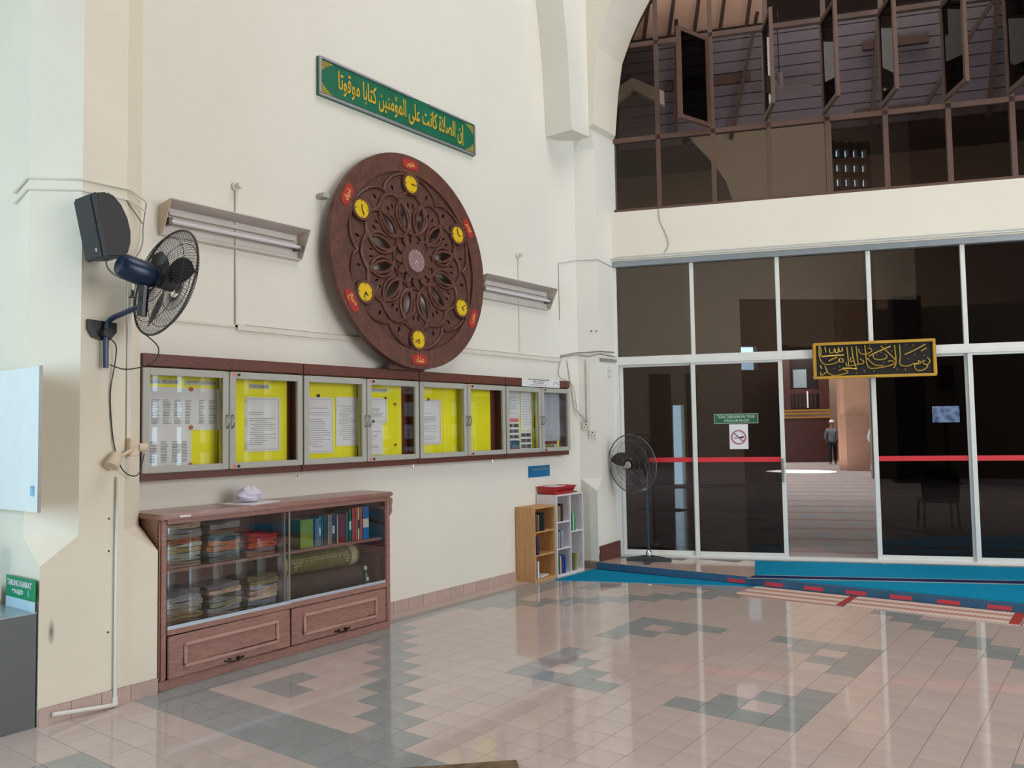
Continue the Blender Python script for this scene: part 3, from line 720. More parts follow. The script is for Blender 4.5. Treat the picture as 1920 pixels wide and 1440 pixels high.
# notice boards
UB = [(-1.60, -.228), (-.222, 1.144), (1.15, 2.494), (2.50, 3.765)]
SPL = [-.917, .473, 1.853, 3.167]
HEADS = ['leftmost', 'second', 'third', 'rightmost']
BTXT = ['leftmost brown notice cabinet with two glazed doors beside the column', 'notice cabinet second from the column under the left half of rosette', 'notice cabinet with one letter and plain yellow sheets right of rosette', 'rightmost notice cabinet with photo sheets beside the white pilaster']
for i, ((a, b), sp_) in enumerate(zip(UB, SPL)):
    g = thing('notice_cabinet', BTXT[i], 'notice board', LW(a, 1.36), H90, 'row of notice cabinets'); w = b-a
    MB().box(0, w, -.012, 0, .0, .88).build('back_panel', BOARDW, g)
    MB().box(0, w, -.135, 0, .80, .885).build('top_rail', BOARDW, g, bevel=.004)
    MB().box(0, w, -.11, 0, 0, .075).build('bottom_rail', BOARDW, g, bevel=.004)
    for x in (0, w-.018): MB().box(x, x+.018, -.105, -.012, .075, .80).build('side_panel', BOARDW, g)
    for j, (x0, x1) in enumerate(((0.004, sp_-a-.003), (sp_-a+.003, w-.004))):
        fr_ = MB(); z0, z1 = .055, .785; t_ = .052
        fr_.box(x0, x0+t_, -.135, -.112, z0, z1).box(x1-t_, x1, -.135, -.112, z0, z1).box(x0+t_, x1-t_, -.135, -.112, z0, z0+.045).box(x0+t_, x1-t_, -.135, -.112, z1-.05, z1)
        d = fr_.build('cabinet_door', GREYAL, g, bevel=.003)
        MB().box(x0+t_-.004, x1-t_+.004, -.126, -.122, z0+.04, z1-.045).build('pane', CLEAR, d)
        hx = x1-.02 if j == 0 else x0+.02
        MB().tube(smooth_pts([(hx, -.135, .36), (hx, -.158, .375), (hx, -.165, .41), (hx, -.158, .445), (hx, -.135, .46)]), .005, 6).build('handle', mat('grey_handle', '77756F', .3, metal=.6), d, smooth=True)
    # stickers and locks on the right hand doors
    x = sp_-a
    for z in (.765, .072):
        MB().box(x+.03, x+.06, -.1365, -.135, z-.008, z+.01).build('orange_sticker', mat('orange_sticker', 'E8714F', .6, var=0), g)
        MB().cyl((x+.08, -.142, z), (x+.08, -.135, z), .011, 10).build('lock', DINK, g)
# yellow lining sheets
def sheet(y0, y1, z0, z1, lab):
    return tag(MB().box(.013, .016, y0, y1, z0, z1).build('yellow_sheet', YELLOW), lab, 'sheet', 'yellow lining sheets')
sheet(-1.575, -.94, 1.43, 2.13, 'yellow backing sheet behind the table print in the leftmost cabinet door')
sheet(-.93, -.30, 1.43, 2.14, 'yellow backing sheet behind the centred bordered letter near the column')
sheet(-.20, .46, 1.43, 2.14, 'yellow backing sheet behind the two white letters left of rosette foot')
sheet(.475, 1.02, 1.43, 2.14, 'yellow backing sheet with red pins directly beneath the rosette')
sheet(1.17, 1.85, 1.43, 2.14, 'yellow backing sheet around the single hanging letter')
sheet(1.855, 2.37, 1.43, 2.14, 'plain empty yellow sheet in the cabinet right of the hanging letter')
sheet(2.52, 3.18, 1.43, 2.14, 'yellow backing sheet behind the photo sheets')
sheet(3.20, 3.69, 1.43, 2.14, 'yellow backing sheet behind the tall grey print at the far right')
def paper(y0, y1, z0, z1, lab, rows=14, border=True, kind='notice', head=0, seed=1, photos=None, tilt=0, cols=None, th=.0015, x=.02):
    rn = random.Random(seed); w, h = y1-y0, z1-z0
    g = thing('paper_notice', lab, kind, LW(y0+w/2, z0+h/2, x), H90, 'papers pinned in the cabinets'); g.rotation_euler = (0, 0, H90)
    MB().box(-w/2, w/2, -th, 0, -h/2, h/2).build('sheet', PAPER, g)
    q = MB(); e = -th-.0008
    if border:
        m_ = .014
        for a in ((-w/2+m_, w/2-m_, h/2-m_-.002, h/2-m_), (-w/2+m_, w/2-m_, -h/2+m_, -h/2+m_+.002)): q.box(a[0], a[1], e, -th, a[2], a[3])
        for xx in (-w/2+m_, w/2-m_-.002): q.box(xx, xx+.002, e, -th, -h/2+m_, h/2-m_)
    for r_ in range(rows):
        z = h/2-.05-head-(h-.09-head)*r_/max(1, rows)
        if cols:
            for (c0, c1) in cols: q.box(-w/2+w*c0, -w/2+w*(c1-rn.random()*.03), e, -th, z-.004, z)
        elif photos and z < h/2-photos: pass
        elif rn.random() < .85:
            l_ = rn.uniform(.35, .8)*w; x0 = -w/2+.035 if rn.random() < .6 else -l_/2
            q.box(x0, min(w/2-.03, x0+l_), e, -th, z-.003, z)
    if q.v: q.build('printed_lines', INK, g)
    return g
BR = random.Random(3)
g = paper(-1.545, -.925, 1.71, 2.02, 'wide white table print across the leftmost cabinet door', 16, False, head=.04, cols=((.12, .22), (.26, .36), (.40, .50), (.54, .62), (.72, .80), (.85, .95)))
g = paper(-1.545, -1.16, 1.435, 1.71, 'lower white table print left of the bare yellow patch', 14, False, head=.03, cols=((.15, .30), (.38, .52), (.60, .74), (.80, .92)))
paper(-.70, -.37, 1.535, 1.965, 'bordered letter with round crest centred in second cabinet door', 17, True, head=.07, seed=4)
paper(-.915, -.85, 1.60, 2.02, 'narrow white strip beside the handles in second cabinet door', 0, False)
paper(-.155, .185, 1.50, 1.975, 'bordered letter in second cabinet under left rim of rosette', 18, True, head=.04, seed=5)
paper(.215, .465, 1.555, 1.985, 'plain white letter beside the bordered letter in second cabinet', 18, False, head=.03, seed=6)
paper(.50, .825, 1.755, 1.985, 'short bordered notice with bold heading and black pin', 9, True, head=.05, seed=7, x=.024)
paper(.50, .775, 1.465, 1.76, 'white list hanging below the short bordered notice', 14, False, head=.03, seed=8)
g = paper(1.22, 1.575, 1.54, 1.985, 'white letter hung alone by a pin in the third cabinet', 18, True, head=.09, seed=9)
paper(2.60, 2.90, 1.80, 2.10, 'white print above the pink headed photo sheet', 12, False, seed=10)
paper(2.915, 3.135, 1.66, 2.10, 'tall white print above the grey photo sheet', 12, False, seed=11)
PHOTO = mat('dark_photo_print', '57524E', .6, var=.75, scale=28)
def photo_sheet(y0, y1, z0, z1, lab, banner, big):
    g = thing('photo_sheet', lab, 'poster', LW(y0, z0, .02), H90, 'photo sheets'); w, h = y1-y0, z1-z0
    MB().box(0, w, -.0015, 0, 0, h).build('sheet', PAPER, g)
    zt = h-.015
    if banner: MB().box(.015, w-.01, -.0022, -.0015, h-.05, h-.012).build('pink_banner', mat('pink_print', 'E0707E', .6, var=.2, scale=30), g); zt = h-.06
    zb = .13 if big else .01
    n = 3
    for r_ in range(n):
        for c_ in range(2):
            hh = (zt-zb)/n; z = zt-hh*(r_+1)+.012
            MB().box(.015+c_*(w-.02)/2, .008+(c_+1)*(w-.02)/2, -.0022, -.0015, z, z+hh-.022).build('photo', PHOTO, g)
    if big: 
        MB().box(0, w, -.0022, -.0015, .0, .12).build('building_picture', mat('blue_red_print', '4C6A86', .6, var=.7, scale=14), g)
        MB().box(0, w, -.003, -.0022, .0, .04).build('red_picture_foot', mat('red_print', '7A3340', .6, var=.5, scale=25), g)
photo_sheet(2.655, 2.885, 1.432, 1.808, 'pink headed sheet of six small photos over a building picture', True, True)
photo_sheet(2.90, 3.115, 1.44, 1.655, 'white sheet of six small grey photos beside the building picture', False, False)
g = thing('tall_print', 'tall pale grey print with a dark red and green strip below', 'poster', LW(3.30, 1.432, .02), H90)
GP = mat('grey_blue_paper', 'A9ACB4', .6, var=.08, scale=10)
MB().box(0, .40, -.0015, 0, 0.1, .68).build('sheet', GP, g); MB().box(0, .36, -.002, 0, 0, .1).build('lower_sheet', mat('cream_print', 'B8B48C', .6), g)
MB().box(.03, .33, -.003, -.002, .06, .1).build('red_strip', mat('maroon_print', '6A2A30', .6, var=.3, scale=20), g); MB().box(.1, .27, -.003, -.002, .01, .055).build('green_strip', mat('olive_print', '6E7A3C', .6, var=.4, scale=20), g)
def heading(txt, yc, z, w, lab):
    g = thing('heading_label', lab, 'label', LW(yc, z, .017), H90, 'heading labels'); MB().box(-w/2, w/2, -.0015, 0, -.019, .019).build('strip', mat('label_grey', 'C2BFA8', .6, var=.03), g)
    text(txt, w*.92, .024, INK, g, 0, 0, -.002, .001, bold=.01)
heading('BAHAGIAN  PELANCAR', -1.40, 2.06, .30, 'grey heading strip at top left of the leftmost cabinet')
heading('AKTIVITI  JAWATAN', -1.08, 2.06, .27, 'grey heading strip at top right of the leftmost cabinet door')
heading('PENTADBIRAN', -.57, 2.05, .19, 'grey heading strip above the centred bordered letter')
heading('AKTIVITI MASJID', .74, 2.055, .20, 'grey heading strip above the black pin under rosette')
PINR = mat('orange_pin', 'C4572E', .4, var=0); PING = mat('green_pin', '3C6E5E', .4, var=0); PINB = mat('black_pin', '222226', .4, var=0)
for (y, z, m_, r_, lab) in [(-1.165, 2.01, PINR, .016, 'orange round magnet on top edge of the wide table print'), (-1.165, 1.73, PINR, .016, 'orange round magnet at the middle of the table prints'), (-1.17, 1.455, PINR, .016, 'orange round magnet beside the foot of the yellow patch'),
                      (-.86, 1.98, PINR, .014, 'dull orange magnet at top of the narrow strip'), (-.86, 1.74, PINR, .014, 'dull orange magnet at middle of the narrow strip'), (-.86, 1.62, PINR, .014, 'dull orange magnet at foot of the narrow strip'), (-.80, 1.57, PINR, .014, 'orange magnet left of the bordered letter foot'),
                      (.02, 1.99, PINB, .014, 'black magnet above the bordered letter under rosette rim'), (.805, 1.985, PINB, .011, 'black pin at the corner of short bordered notice'), (.65, 1.77, PING, .015, 'green magnet between the two sheets below rosette'), (.93, 1.93, PINR, .013, 'upper red magnet on the bare yellow below rosette'), (.93, 1.55, PINR, .013, 'lower red magnet on the bare yellow below rosette'),
                      (1.39, 1.985, PINR, .014, 'brown red pin holding the hanging letter'), (2.30, 2.10, PINB, .010, 'black pin at the top of the empty yellow sheet')]:
    tag(MB().lathe([(0, 0), (r_, 0), (r_*.9, -.006), (0, -.008)], axis='y', seg=12).build('magnet', m_, loc=(.028, y, z), rz=H90, smooth=True), lab, 'magnet', 'magnets and pins on the boards')
g = thing('title_plate', 'white printed title plate on the top rail of the rightmost cabinet', 'label', LW(2.79, 2.165, .136), H90)
MB().box(0, .75, -.003, 0, -.01, .085).build('plate', PAPER, g)
text('JAWATANKUASA PENGURUSAN MASJID', .42, .016, DINK, g, .32, .07, -.004, .001, bold=.02); text('SESI TAHUN', .22, .012, DINK, g, .32, .05, -.004, .001, bold=.02)
text('AHLI JAWATANKUASA', .2, .012, DINK, g, .32, .03, -.004, .001); text('BIRO PENERANGAN DAN DAKWAH', .34, .010, INK, g, .32, .012, -.004, .001)
MB().tube([(.62, -.004, .02), (.64, -.004, .045), (.67, -.004, .06), (.70, -.004, .045), (.72, -.004, .02)], .003, 4).build('logo', DINK, g)
for y in (-.24, 1.1, 2.3): tag(MB().tube([(.09, y, 1.36), (.09, y, 1.325), (.075, y, 1.32), (.07, y, 1.33)], .004, 5).build('cabinet_hook', CHROME), {-.24: 'small metal hook under the notice cabinets left of the white cloth gap', 1.1: 'small metal hook under the notice cabinets below the rosette', 2.3: 'small metal hook under the notice cabinets right of the rosette'}[y], 'hook', 'hooks below the notice cabinets')
g = thing('blue_plaque', 'small blue plaque with yellow lettering above the low bookcases', 'sign', LW(3.067, 1.12), H90)
MB().box(0, .425, -.01, 0, 0, .13).build('plate', mat('plaque_blue', '0D6A9C', .35, var=.08), g, bevel=.002)
text('SUDUT BACAAN', .30, .026, mat('plaque_yellow', '8F9A62', .5, var=0), g, .22, .09, -.011, .002)

# ------------------------------------------------------------------ display cabinet
CX1 = .415
g = thing('display_cabinet', 'long low brown display cabinet with sliding glass doors against the left wall', 'cabinet', (0, -1.62, 0), H90)
w = 2.10    # local x along wall, y negative out
D = -.40
P = MB(); P.prism([(-.03, -.015), (-.03, D-.02), (.02, D-.045), (w-.02, D-.045), (w+.05, D-.0), (w+.05, -.015)], 1.115, 1.155); P.build('top', CABW, g, bevel=.012)
MB().box(0, w, D, -.005, 0.0, .062).build('plinth', CABW, g, bevel=.004)
MB().box(.0, .025, D+.02, -.005, .062, 1.115).build('side_panel', CABW, g); MB().box(w-.025, w, D+.02, -.005, .062, 1.115).build('side_panel', CABW, g)
MB().box(.025, w-.025, -.02, -.005, .062, 1.115).build('back_panel', CABIN, g)
MB().box(0.0, .055, D-.01, D+.02, .062, 1.115).build('stile', CABW, g, bevel=.012); MB().box(w-.05, w+.0, D-.01, D+.02, .062, 1.115).build('stile', CABW, g, bevel=.008)
cv = [(w, 1.11), (w+.03, 1.10), (w+.035, 1.07), (w+.022, 1.03), (w+.03, .99), (w+.012, .96), (w, .95)]
MB().prism(cv, D-.005, D+.015, 'y').build('carved_bracket', CABW, g)
MB().box(.055, w-.05, D-.005, D+.02, 1.08, 1.115).build('top_rail', CABW, g)
MB().box(.025, w-.025, D, -.02, .352, .372).build('floor_board', CABW, g); MB().box(.055, w-.05, D-.012, D+.012, .352, .39).build('lower_rail', CABW, g, bevel=.003)
MB().box(.025, w-.025, D+.05, -.02, .748, .77).build('shelf', CABW, g)
MB().box(1.005, 1.025, D+.04, -.02, .372, 1.08).build('divider', CABIN, g)
for (a, b, yy) in ((.055, 1.045, D-.004), (1.0, w-.05, D+.010)):
    d = MB().box(a, b, yy-.006, yy, .40, 1.08).build('sliding_door', CABG, g)
    MB().box(a, b, yy-.009, yy+.002, .388, .412).build('bottom_track', mat('track_alu', 'C6D2DE', .25, metal=.5, var=0), d)
    MB().box(b-.012 if a < .5 else a, b if a < .5 else a+.012, yy-.008, yy+.001, .412, 1.08).build('door_edge', mat('edge_clear', '8C7D74', .3), d)
for k, (a, b, dy) in enumerate(((.058, 1.035, -.025), (1.06, w-.055, -.006))):
    y0 = D-.0+dy
    d = MB().box(a, b, y0, y0+.02, .07, .345).build('drawer', CABW, g, bevel=.004)
    q = MB()
    x0, x1, z0, z1 = a+.11, b-.11, .125, .29
    for (p, q_) in (((x0, x1), (z0, z0+.02)), ((x0, x1), (z1-.02, z1))): q.box(p[0], p[1], y0-.016, y0, q_[0], q_[1])
    q.box(x0, x0+.02, y0-.016, y0, z0+.02, z1-.02).box(x1-.02, x1, y0-.016, y0, z0+.02, z1-.02)
    q.build('raised_moulding', mat('moulding_highlight_wood', 'B48C80', .35, var=.1), d, bevel=.006)  # lighter than the drawer wood, in place of an edge highlight
    if k == 0: d.rotation_euler = (0, -.006, 0)
    q = MB(); xm = (a+b)/2
    for s in (-1, 1): q.cyl((xm+s*.035, y0-.012, .092), (xm+s*.035, y0, .092), .014, 10); q.tube([(xm+s*.075, y0-.01, .094), (xm+s*.03, y0-.02, .09)], .008, 6)
    q.tube([(xm-.04, y0-.012, .092), (xm-.03, y0-.03, .085), (xm+.03, y0-.03, .085), (xm+.04, y0-.012, .092)], .005, 6)
    q.build('pull_handle', mat('antique_brass', '3B332C', .35, metal=.7), d, smooth=True)
MB().box(.12, .20, D-.048, D-.043, 1.125, 1.137).build('white_sticker', PAPER, g)

# folded cloths: soft slabs
CLC = {}
def cloth_mat(col, pat=.25):
    k = 'cloth_'+col
    return mat(k, col, .95, var=pat, scale=22, bump=.5, bscale=150, spec=.1)
def soft_slab(w, d, h, layers, seed):
    rn = random.Random(seed); bm = bmesh.new()
    nx, ny = 9, 4
    prof = []
    lh = h/layers
    for l_ in range(layers):
        for k in range(5):
            a = -H90+math.pi*k/4; prof.append((math.cos(a)*lh*.45, l_*lh+lh/2+math.sin(a)*lh*.5))
    V = []; n = len(prof); ph = rn.random()*6
    for i in range(nx):
        t = i/(nx-1); x = -w/2+w*t; edge = min(t, 1-t)
        sh = (min(1, edge*9))**.5
        sag = .010*math.sin(5*t+ph)*(1 if layers else 0)+rn.uniform(-.002, .002)
        ring = []
        for (o_, z) in prof: ring.append((x, -d/2-o_*sh+rn.uniform(-.004, .004), (z-h/2)*(.75+.25*sh)+h/2+sag*z/h))
        ring += [(x, d/2, h*(.75+.25*sh)+sag*.5), (x, d/2, 0)]
        V += ring
    m_ = n+2; Fc = []
    for i in range(nx-1):
        for k in range(m_): Fc.append((i*m_+k, (i+1)*m_+k, (i+1)*m_+(k+1) % m_, i*m_+(k+1) % m_))
    Fc += [list(range(m_)), [(nx-1)*m_+k for k in range(m_)][::-1]]
    return V, Fc
def cloth(xc, z, w, h, col, lab, grp, layers=2, d=.25, y=-.22, rz=0, seed=0, pat=.25):
    V, Fc = soft_slab(w, d, h, layers, seed)
    o = MB().add(V, Fc).build('folded_cloth', cloth_mat(col, pat), smooth=True, ang=70)
    p = Vector((0, -1.62, 0))+Vector((-(y), xc, z)); o.location = p; o.rotation_euler = (0, 0, H90+rz)
    return tag(o, lab, 'cloth', grp)
U1 = 'folded cloths on the upper cabinet shelf'; U2 = 'folded cloths on the lower cabinet shelf'
sets = [
 (.20, .772, .30, [('8A7468', .045, 'flowered'), ('8F8F86', .028, 'pale grey'), ('97A094', .028, 'sage'), ('A28F57', .035, 'mustard'), ('A9A99B', .022, 'ivory'), ('8E4F36', .038, 'rust flowered'), ('8E8C86', .035, 'grey patterned'), ('7E7F80', .03, 'slate'), ('B09F84', .042, 'sand')], 'left stack on upper shelf', U1),
 (.52, .772, .26, [('6E6B66', .04, 'charcoal patterned'), ('6F7B7D', .035, 'grey blue'), ('B2745A', .04, 'salmon'), ('B27B58', .035, 'apricot'), ('2F5878', .022, 'deep blue'), ('5B6F6A', .025, 'teal grey'), ('6F5650', .035, 'mauve brown'), ('8C8A8C', .04, 'crumpled silver')], 'middle stack on upper shelf', U1),
 (.84, .772, .26, [('8A6E50', .028, 'tan patterned'), ('7F6A70', .028, 'dusty mauve'), ('B24A2E', .045, 'orange'), ('A3221F', .06, 'bright red')], 'right stack on upper shelf', U1),
 (.20, .374, .30, [('5F4438', .048, 'dark brown'), ('84704A', .048, 'olive brown'), ('8A8077', .036, 'taupe'), ('94918A', .036, 'light grey'), ('8B8D92', .04, 'cool grey'), ('6C6A70', .035, 'smoky')], 'left stack on lower shelf', U2),
 (.53, .374, .27, [('857269', .05, 'brown grey'), ('8E8C90', .034, 'silver grey'), ('8C8B6C', .034, 'khaki'), ('7B7A78', .026, 'stone'), ('504A44', .028, 'dark speckled'), ('C2A28E', .034, 'pale peach'), ('7A7478', .03, 'plum grey')], 'middle stack on lower shelf', U2),
 (.85, .374, .26, [('66605A', .042, 'umber'), ('7C8088', .036, 'steel grey'), ('C9B4A4', .036, 'cream pink'), ('B8998F', .04, 'rosy'), ('9C9CA8', .028, 'lavender grey'), ('8A7B52', .034, 'olive gold'), ('6A624A', .03, 'moss')], 'right stack on lower shelf', U2)]
ordn = ['lowest', 'second from below', 'third from below', 'fourth from below', 'fifth from below', 'sixth from below', 'seventh from below', 'eighth from below', 'topmost']
sd = 1
for xc, z, w_, cl, where, grp in sets:
    for i, (col, h, nm) in enumerate(cl):
        top = i == len(cl)-1
        cloth(xc+random.uniform(-.012, .012), z, w_*random.uniform(.93, 1.0), h, col, '%s folded cloth, %s in the %s' % (nm, 'topmost' if top else ordn[i], where), grp, layers=2 if h > .024 else 1, rz=random.uniform(-.04, .04), seed=sd); sd += 1
        z += h*1.0
# books in the cabinet, local x positions 1.10..1.95
def book(x, z, wd, h, d, col, lab, y=.34, lean=0, band=None, grp='books on the cabinet shelf', rzz=0):
    g = thing('book', lab, 'book', (y, x, z), H90+rzz, grp); g.rotation_euler = (0, lean, H90+rzz)
    cm = mat('book_'+col, col, .4, var=.15, scale=14)
    c = MB(); c.box(0, wd, 0, .003, 0, h).box(0, .002, 0, d, 0, h).box(wd-.002, wd, 0, d, 0, h); c.build('cover', cm, g)
    MB().box(.002, wd-.002, .003, d-.004, .003, h-.003).build('pages', mat('book_pages', 'D8D0C0', .8), g)
    if band: MB().box(.003, wd-.003, -.001, 0, h*.35, h*.62).build('spine_label', mat('band_'+band, band, .5, var=.1), g)
    return g
bks = [(-.40, .13, .22, '7E9A2E', None, 'wide lime green box file'), (-.255, .020, .215, '4F86C6', None, 'bright blue slim'), (-.23, .012, .22, 'A8C4E0', None, 'ice blue thin'), (-.215, .022, .235, '5F7F9C', 'E0E6EA', 'grey blue'), (-.19, .020, .235, '2E6E86', None, 'teal'), (-.165, .024, .24, '3B4A4C', None, 'dark slate'),
       (-.12, .014, .235, 'D9CFC6', None, 'cream thin'), (-.10, .018, .24, 'B89A94', None, 'dusty pink'), (-.08, .030, .235, '3A4846', 'D8DDE0', 'dark green white labelled'), (-.03, .016, .225, 'D8C4C0', None, 'pale pink'), (-.01, .075, .23, '7A1F1E', None, 'thick dark red'), (.068, .024, .245, '5A6B62', None, 'moss grey'),
       (.10, .030, .265, '0F6A4C', 'E8EEE8', 'emerald green'), (.134, .034, .27, 'C23A4A', None, 'crimson'), (.172, .020, .272, 'D96A3A', None, 'orange'), (.196, .020, .272, 'E6DFC4', '3A3A3A', 'ivory and black'), (.22, .030, .272, 'CF5A3C', None, 'vermilion'), (.254, .070, .272, '1F6FB4', 'E6D9D4', 'thick blue and white')]
for (x, wd, h, col, band, nm) in bks: book(x, .7705, wd, h, .17, col, nm+' book standing on the upper cabinet shelf', y=.31, band=band)
# rolled carpets
def roll(x0, x1, z, r, mt, lab, y, mt2=None, tie=True):
    g = thing('rolled_carpet', lab, 'carpet', (y, (x0+x1)/2, z), H90, 'rolled carpets in the cabinet'); L2 = (x1-x0)/2
    q = MB()
    P = []
    for k in range(40):
        a = k*.45; rr = r*(1-.018*k*.9); P.append((max(rr, .01)*math.cos(a), max(rr, .01)*math.sin(a)))
    MB().tube([(-L2, 0, 0), (-L2*.5, 0, .002), (L2*.5, 0, -.001), (L2, 0, 0)], r, 22).build('roll', mt, g, smooth=True)
    for s in (-1, 1): MB().tube([(s*(L2+.001), a, b) for a, b in P], .004, 4).build('spiral_edge', mt2 or mt, g)
    return g
OLV = mat('olive_carpet', '6E6A38', .95, var=.2, scale=20, bump=.4, bscale=200)
BRC = mat('brown_carpet', '4A3A34', .95, var=.15, scale=20, bump=.4, bscale=200)
CRM = mat('carpet_cream_pattern', 'B8AC88', .9, var=.3, scale=60)
rg_ = roll(-.58, .22, .645, .085, OLV, 'olive patterned rolled carpet lying on top of the brown roll', .22)
q = MB()
for k in range(14):
    x = -.28+k*.042; a = R(205)
    for rr in ((0, 0, .013, .013),): 
        yy, zz = .0865*math.cos(R(150)+0), 0
        for side in range(4):
            pass
    an = R(170)
    c, s = math.cos(an), math.sin(an)
    M_ = Matrix.Translation((x, -.0862*math.cos(R(20)), .0862*math.sin(R(20)))) @ Matrix.Rotation(-R(20), 4, 'X')
    b_ = MB(M_); b_.box(-.014, .014, -.002, .001, -.014, -.009).box(-.014, .014, -.002, .001, .009, .014).box(-.014, -.009, -.002, .001, -.009, .009).box(.009, .014, -.002, .001, -.009, .009)
    q.add(b_.v, b_.f)
for (x, ang) in ((-.26, 0), (-.22, 0), (-.26, -18), (.25, 0), (.29, 0), (.27, -18)):
    M_ = Matrix.Translation((x, -.0862*math.cos(R(ang)), .0862*math.sin(R(ang)))) @ Matrix.Rotation(-R(ang), 4, 'X')
    b_ = MB(M_); b_.box(-.014, .014, -.002, .001, -.014, -.009).box(-.014, .014, -.002, .001, .009, .014).box(-.014, -.009, -.002, .001, -.009, .009).box(.009, .014, -.002, .001, -.009, .009)
    q.add(b_.v, b_.f)
q.build('woven_squares', CRM, rg_)
for x in (-.36, .345): MB().lathe([(.0865, -.03), (.0872, -.02), (.0872, .02), (.0865, .03)], (x, 0, 0), 22, 'x').build('end_band', CRM, rg_, smooth=True)
roll(-.56, .25, .465, .092, BRC, 'thick brown rolled carpet on the floor of the cabinet', .22)
g = thing('spray_bottle', 'small dark green bottle with white cap beside the brown roll', 'bottle', (.27, .315, .3725))
MB().lathe([(0, 0), (.028, 0), (.03, .01), (.03, .09), (.015, .12), (.012, .13), (0, .13)], seg=16).build('bottle_body', mat('bottle_green', '12564A', .2), g, smooth=True)
MB().lathe([(.0, .13), (.016, .13), (.016, .16), (0, .165)], seg=14).build('cap', PVC, g, smooth=True); MB().box(.028, .031, -.012, .012, .04, .07).build('bottle_label', PAPER, g)
tag(MB().prism([(0, 0), (.012, 0), (.012, .22), (0, .22)], -.12, .10, 'x').build('white_board', PAPER, loc=(.28, -.575, .3735)), 'thin white card standing on edge beside the cabinet divider', 'card')
# turban cloth on a tray
g = thing('tray', 'thin white card tray on the cabinet top under the cloth', 'tray', (.22, -.80, 1.155), .3)
MB().box(-.15, .15, -.17, .17, 0, .006).build('tray_sheet', PAPER, g, bevel=.001)
bmx = bmesh.new(); bmesh.ops.create_uvsphere(bmx, u_segments=40, v_segments=24, radius=1)
for v in bmx.verts:
    p = v.co; a = math.atan2(p.y, p.x); zz = (p.z+1)/2
    rr = 1+.11*math.sin(3*a+7*p.z)+.07*math.sin(14*p.z+2*a)+.05*math.sin(5*a-9*p.z)
    v.co = Vector((p.x*.085*rr*(1.0-.25*zz), p.y*.11*rr*(1-.2*zz), max(0, zz*.115*(1+.08*math.sin(4*a)))))
me = bpy.data.meshes.new('turban_cloth'); bmx.to_mesh(me); bmx.free(); me.shade_smooth(); me.materials.append(mat('lavender_cloth', 'D3CDDD', .9, var=.05))
o = bpy.data.objects.new('turban_cloth', me); COL.objects.link(o); o.location = (.22, -.80, 1.1615); tag(o, 'crumpled lavender white cloth bundle on top of the display cabinet', 'cloth')

# ------------------------------------------------------------------ bookcases
PINE = wood('pine_board', 'C79A68', 'B98A58', .55, 4, (10, 10, 1), 0)
g = thing('pine_bookcase', 'low open pine bookcase with three compartments against the left wall', 'bookcase', (.0, 2.80, 0), H90)
w, d, h = .40, -.27, .81
MB().box(0, .016, d, -.01, 0, h).build('side_panel', PINE, g); MB().box(w-.016, w, d, -.01, 0, h).build('side_panel', PINE, g)
MB().box(.016, w-.016, d, -.01, h-.016, h).build('top', PINE, g); MB().box(.016, w-.016, d, -.01, .0, .03).build('bottom', PINE, g)
MB().box(.016, w-.016, -.016, -.01, .03, h-.016).build('back_panel', PINE, g)
for z in (.275, .53): MB().box(.016, w-.016, d+.004, -.016, z, z+.016).build('shelf', PINE, g)
WB = mat('white_melamine', 'D8D4D6', .45, var=.03)
g = thing('white_bookcase', 'low white bookcase in two columns standing by the pilaster', 'bookcase', (.0, 3.205, 0), H90)
w, d, h = .56, -.29, .92
MB().box(0, .016, d, -.01, 0, h).build('side_panel', WB, g); MB().box(w-.016, w, d, -.01, 0, h).build('side_panel', WB, g)
MB().box(.016, w-.016, d, -.01, h-.016, h).build('top', WB, g); MB().box(.016, w-.016, d, -.01, 0, .025).build('bottom', WB, g)
MB().box(.016, w-.016, -.016, -.01, .025, h-.016).build('back_panel', WB, g); MB().box(.28, .295, d+.003, -.016, .025, h-.016).build('divider', WB, g)
for z in (.30, .60): MB().box(.016, .28, d+.004, -.016, z, z+.015).build('shelf', WB, g)
MB().box(.295, w-.016, d+.004, -.016, .47, .485).build('shelf', WB, g)
def bk(x, z, wd, h, col, lab, lean=0): return book(x+.012, z, wd, h, .17, col, lab, y=.264 if x < 3.2 else .282, lean=lean, grp='books in the low bookcases')
bk(2.825, .548, .03, .19, '6B4A3C', 'brown book at the left of the top pine compartment'); bk(2.865, .548, .02, .18, '8F8A80', 'grey book beside the black books in pine case'); bk(2.90, .548, .045, .20, '1D1A1C', 'thick black book in the top pine compartment'); bk(2.95, .548, .035, .20, '26211F', 'second black book in the top pine compartment'); 
bk(2.83, .292, .022, .19, '4A3A5A', 'purple book in the middle pine compartment'); bk(2.858, .292, .026, .195, '3A3466', 'indigo book in the middle pine compartment', -.05)
bk(2.84, .031, .03, .19, 'DCDCE2', 'white book standing in the lowest pine compartment'); tag(MB().box(-.07, .07, -.1, .1, 0, .012).build('paper_pile', PAPER, loc=(.15, 3.04, .031), rz=.2), 'loose white papers lying in the lowest pine compartment', 'paper')
bk(3.235, .616, .022, .17, '9A7E5A', 'tan book in the top left white compartment'); bk(3.26, .616, .02, .175, 'B59A6A', 'sand coloured book in the top left white compartment'); bk(3.285, .616, .05, .20, '3A2826', 'thick dark brown book in the top left white compartment')
for i, (x, c, hh) in enumerate(((3.235, 'A8ACB0', .19), (3.262, '6E6A6A', .2), (3.29, 'C4CCD6', .19), (3.318, '9AA4B8', .2))): bk(x, .316, .022, hh, c, ['pale grey', 'dark grey', 'ice white', 'blue grey'][i]+' book in the middle left white compartment')
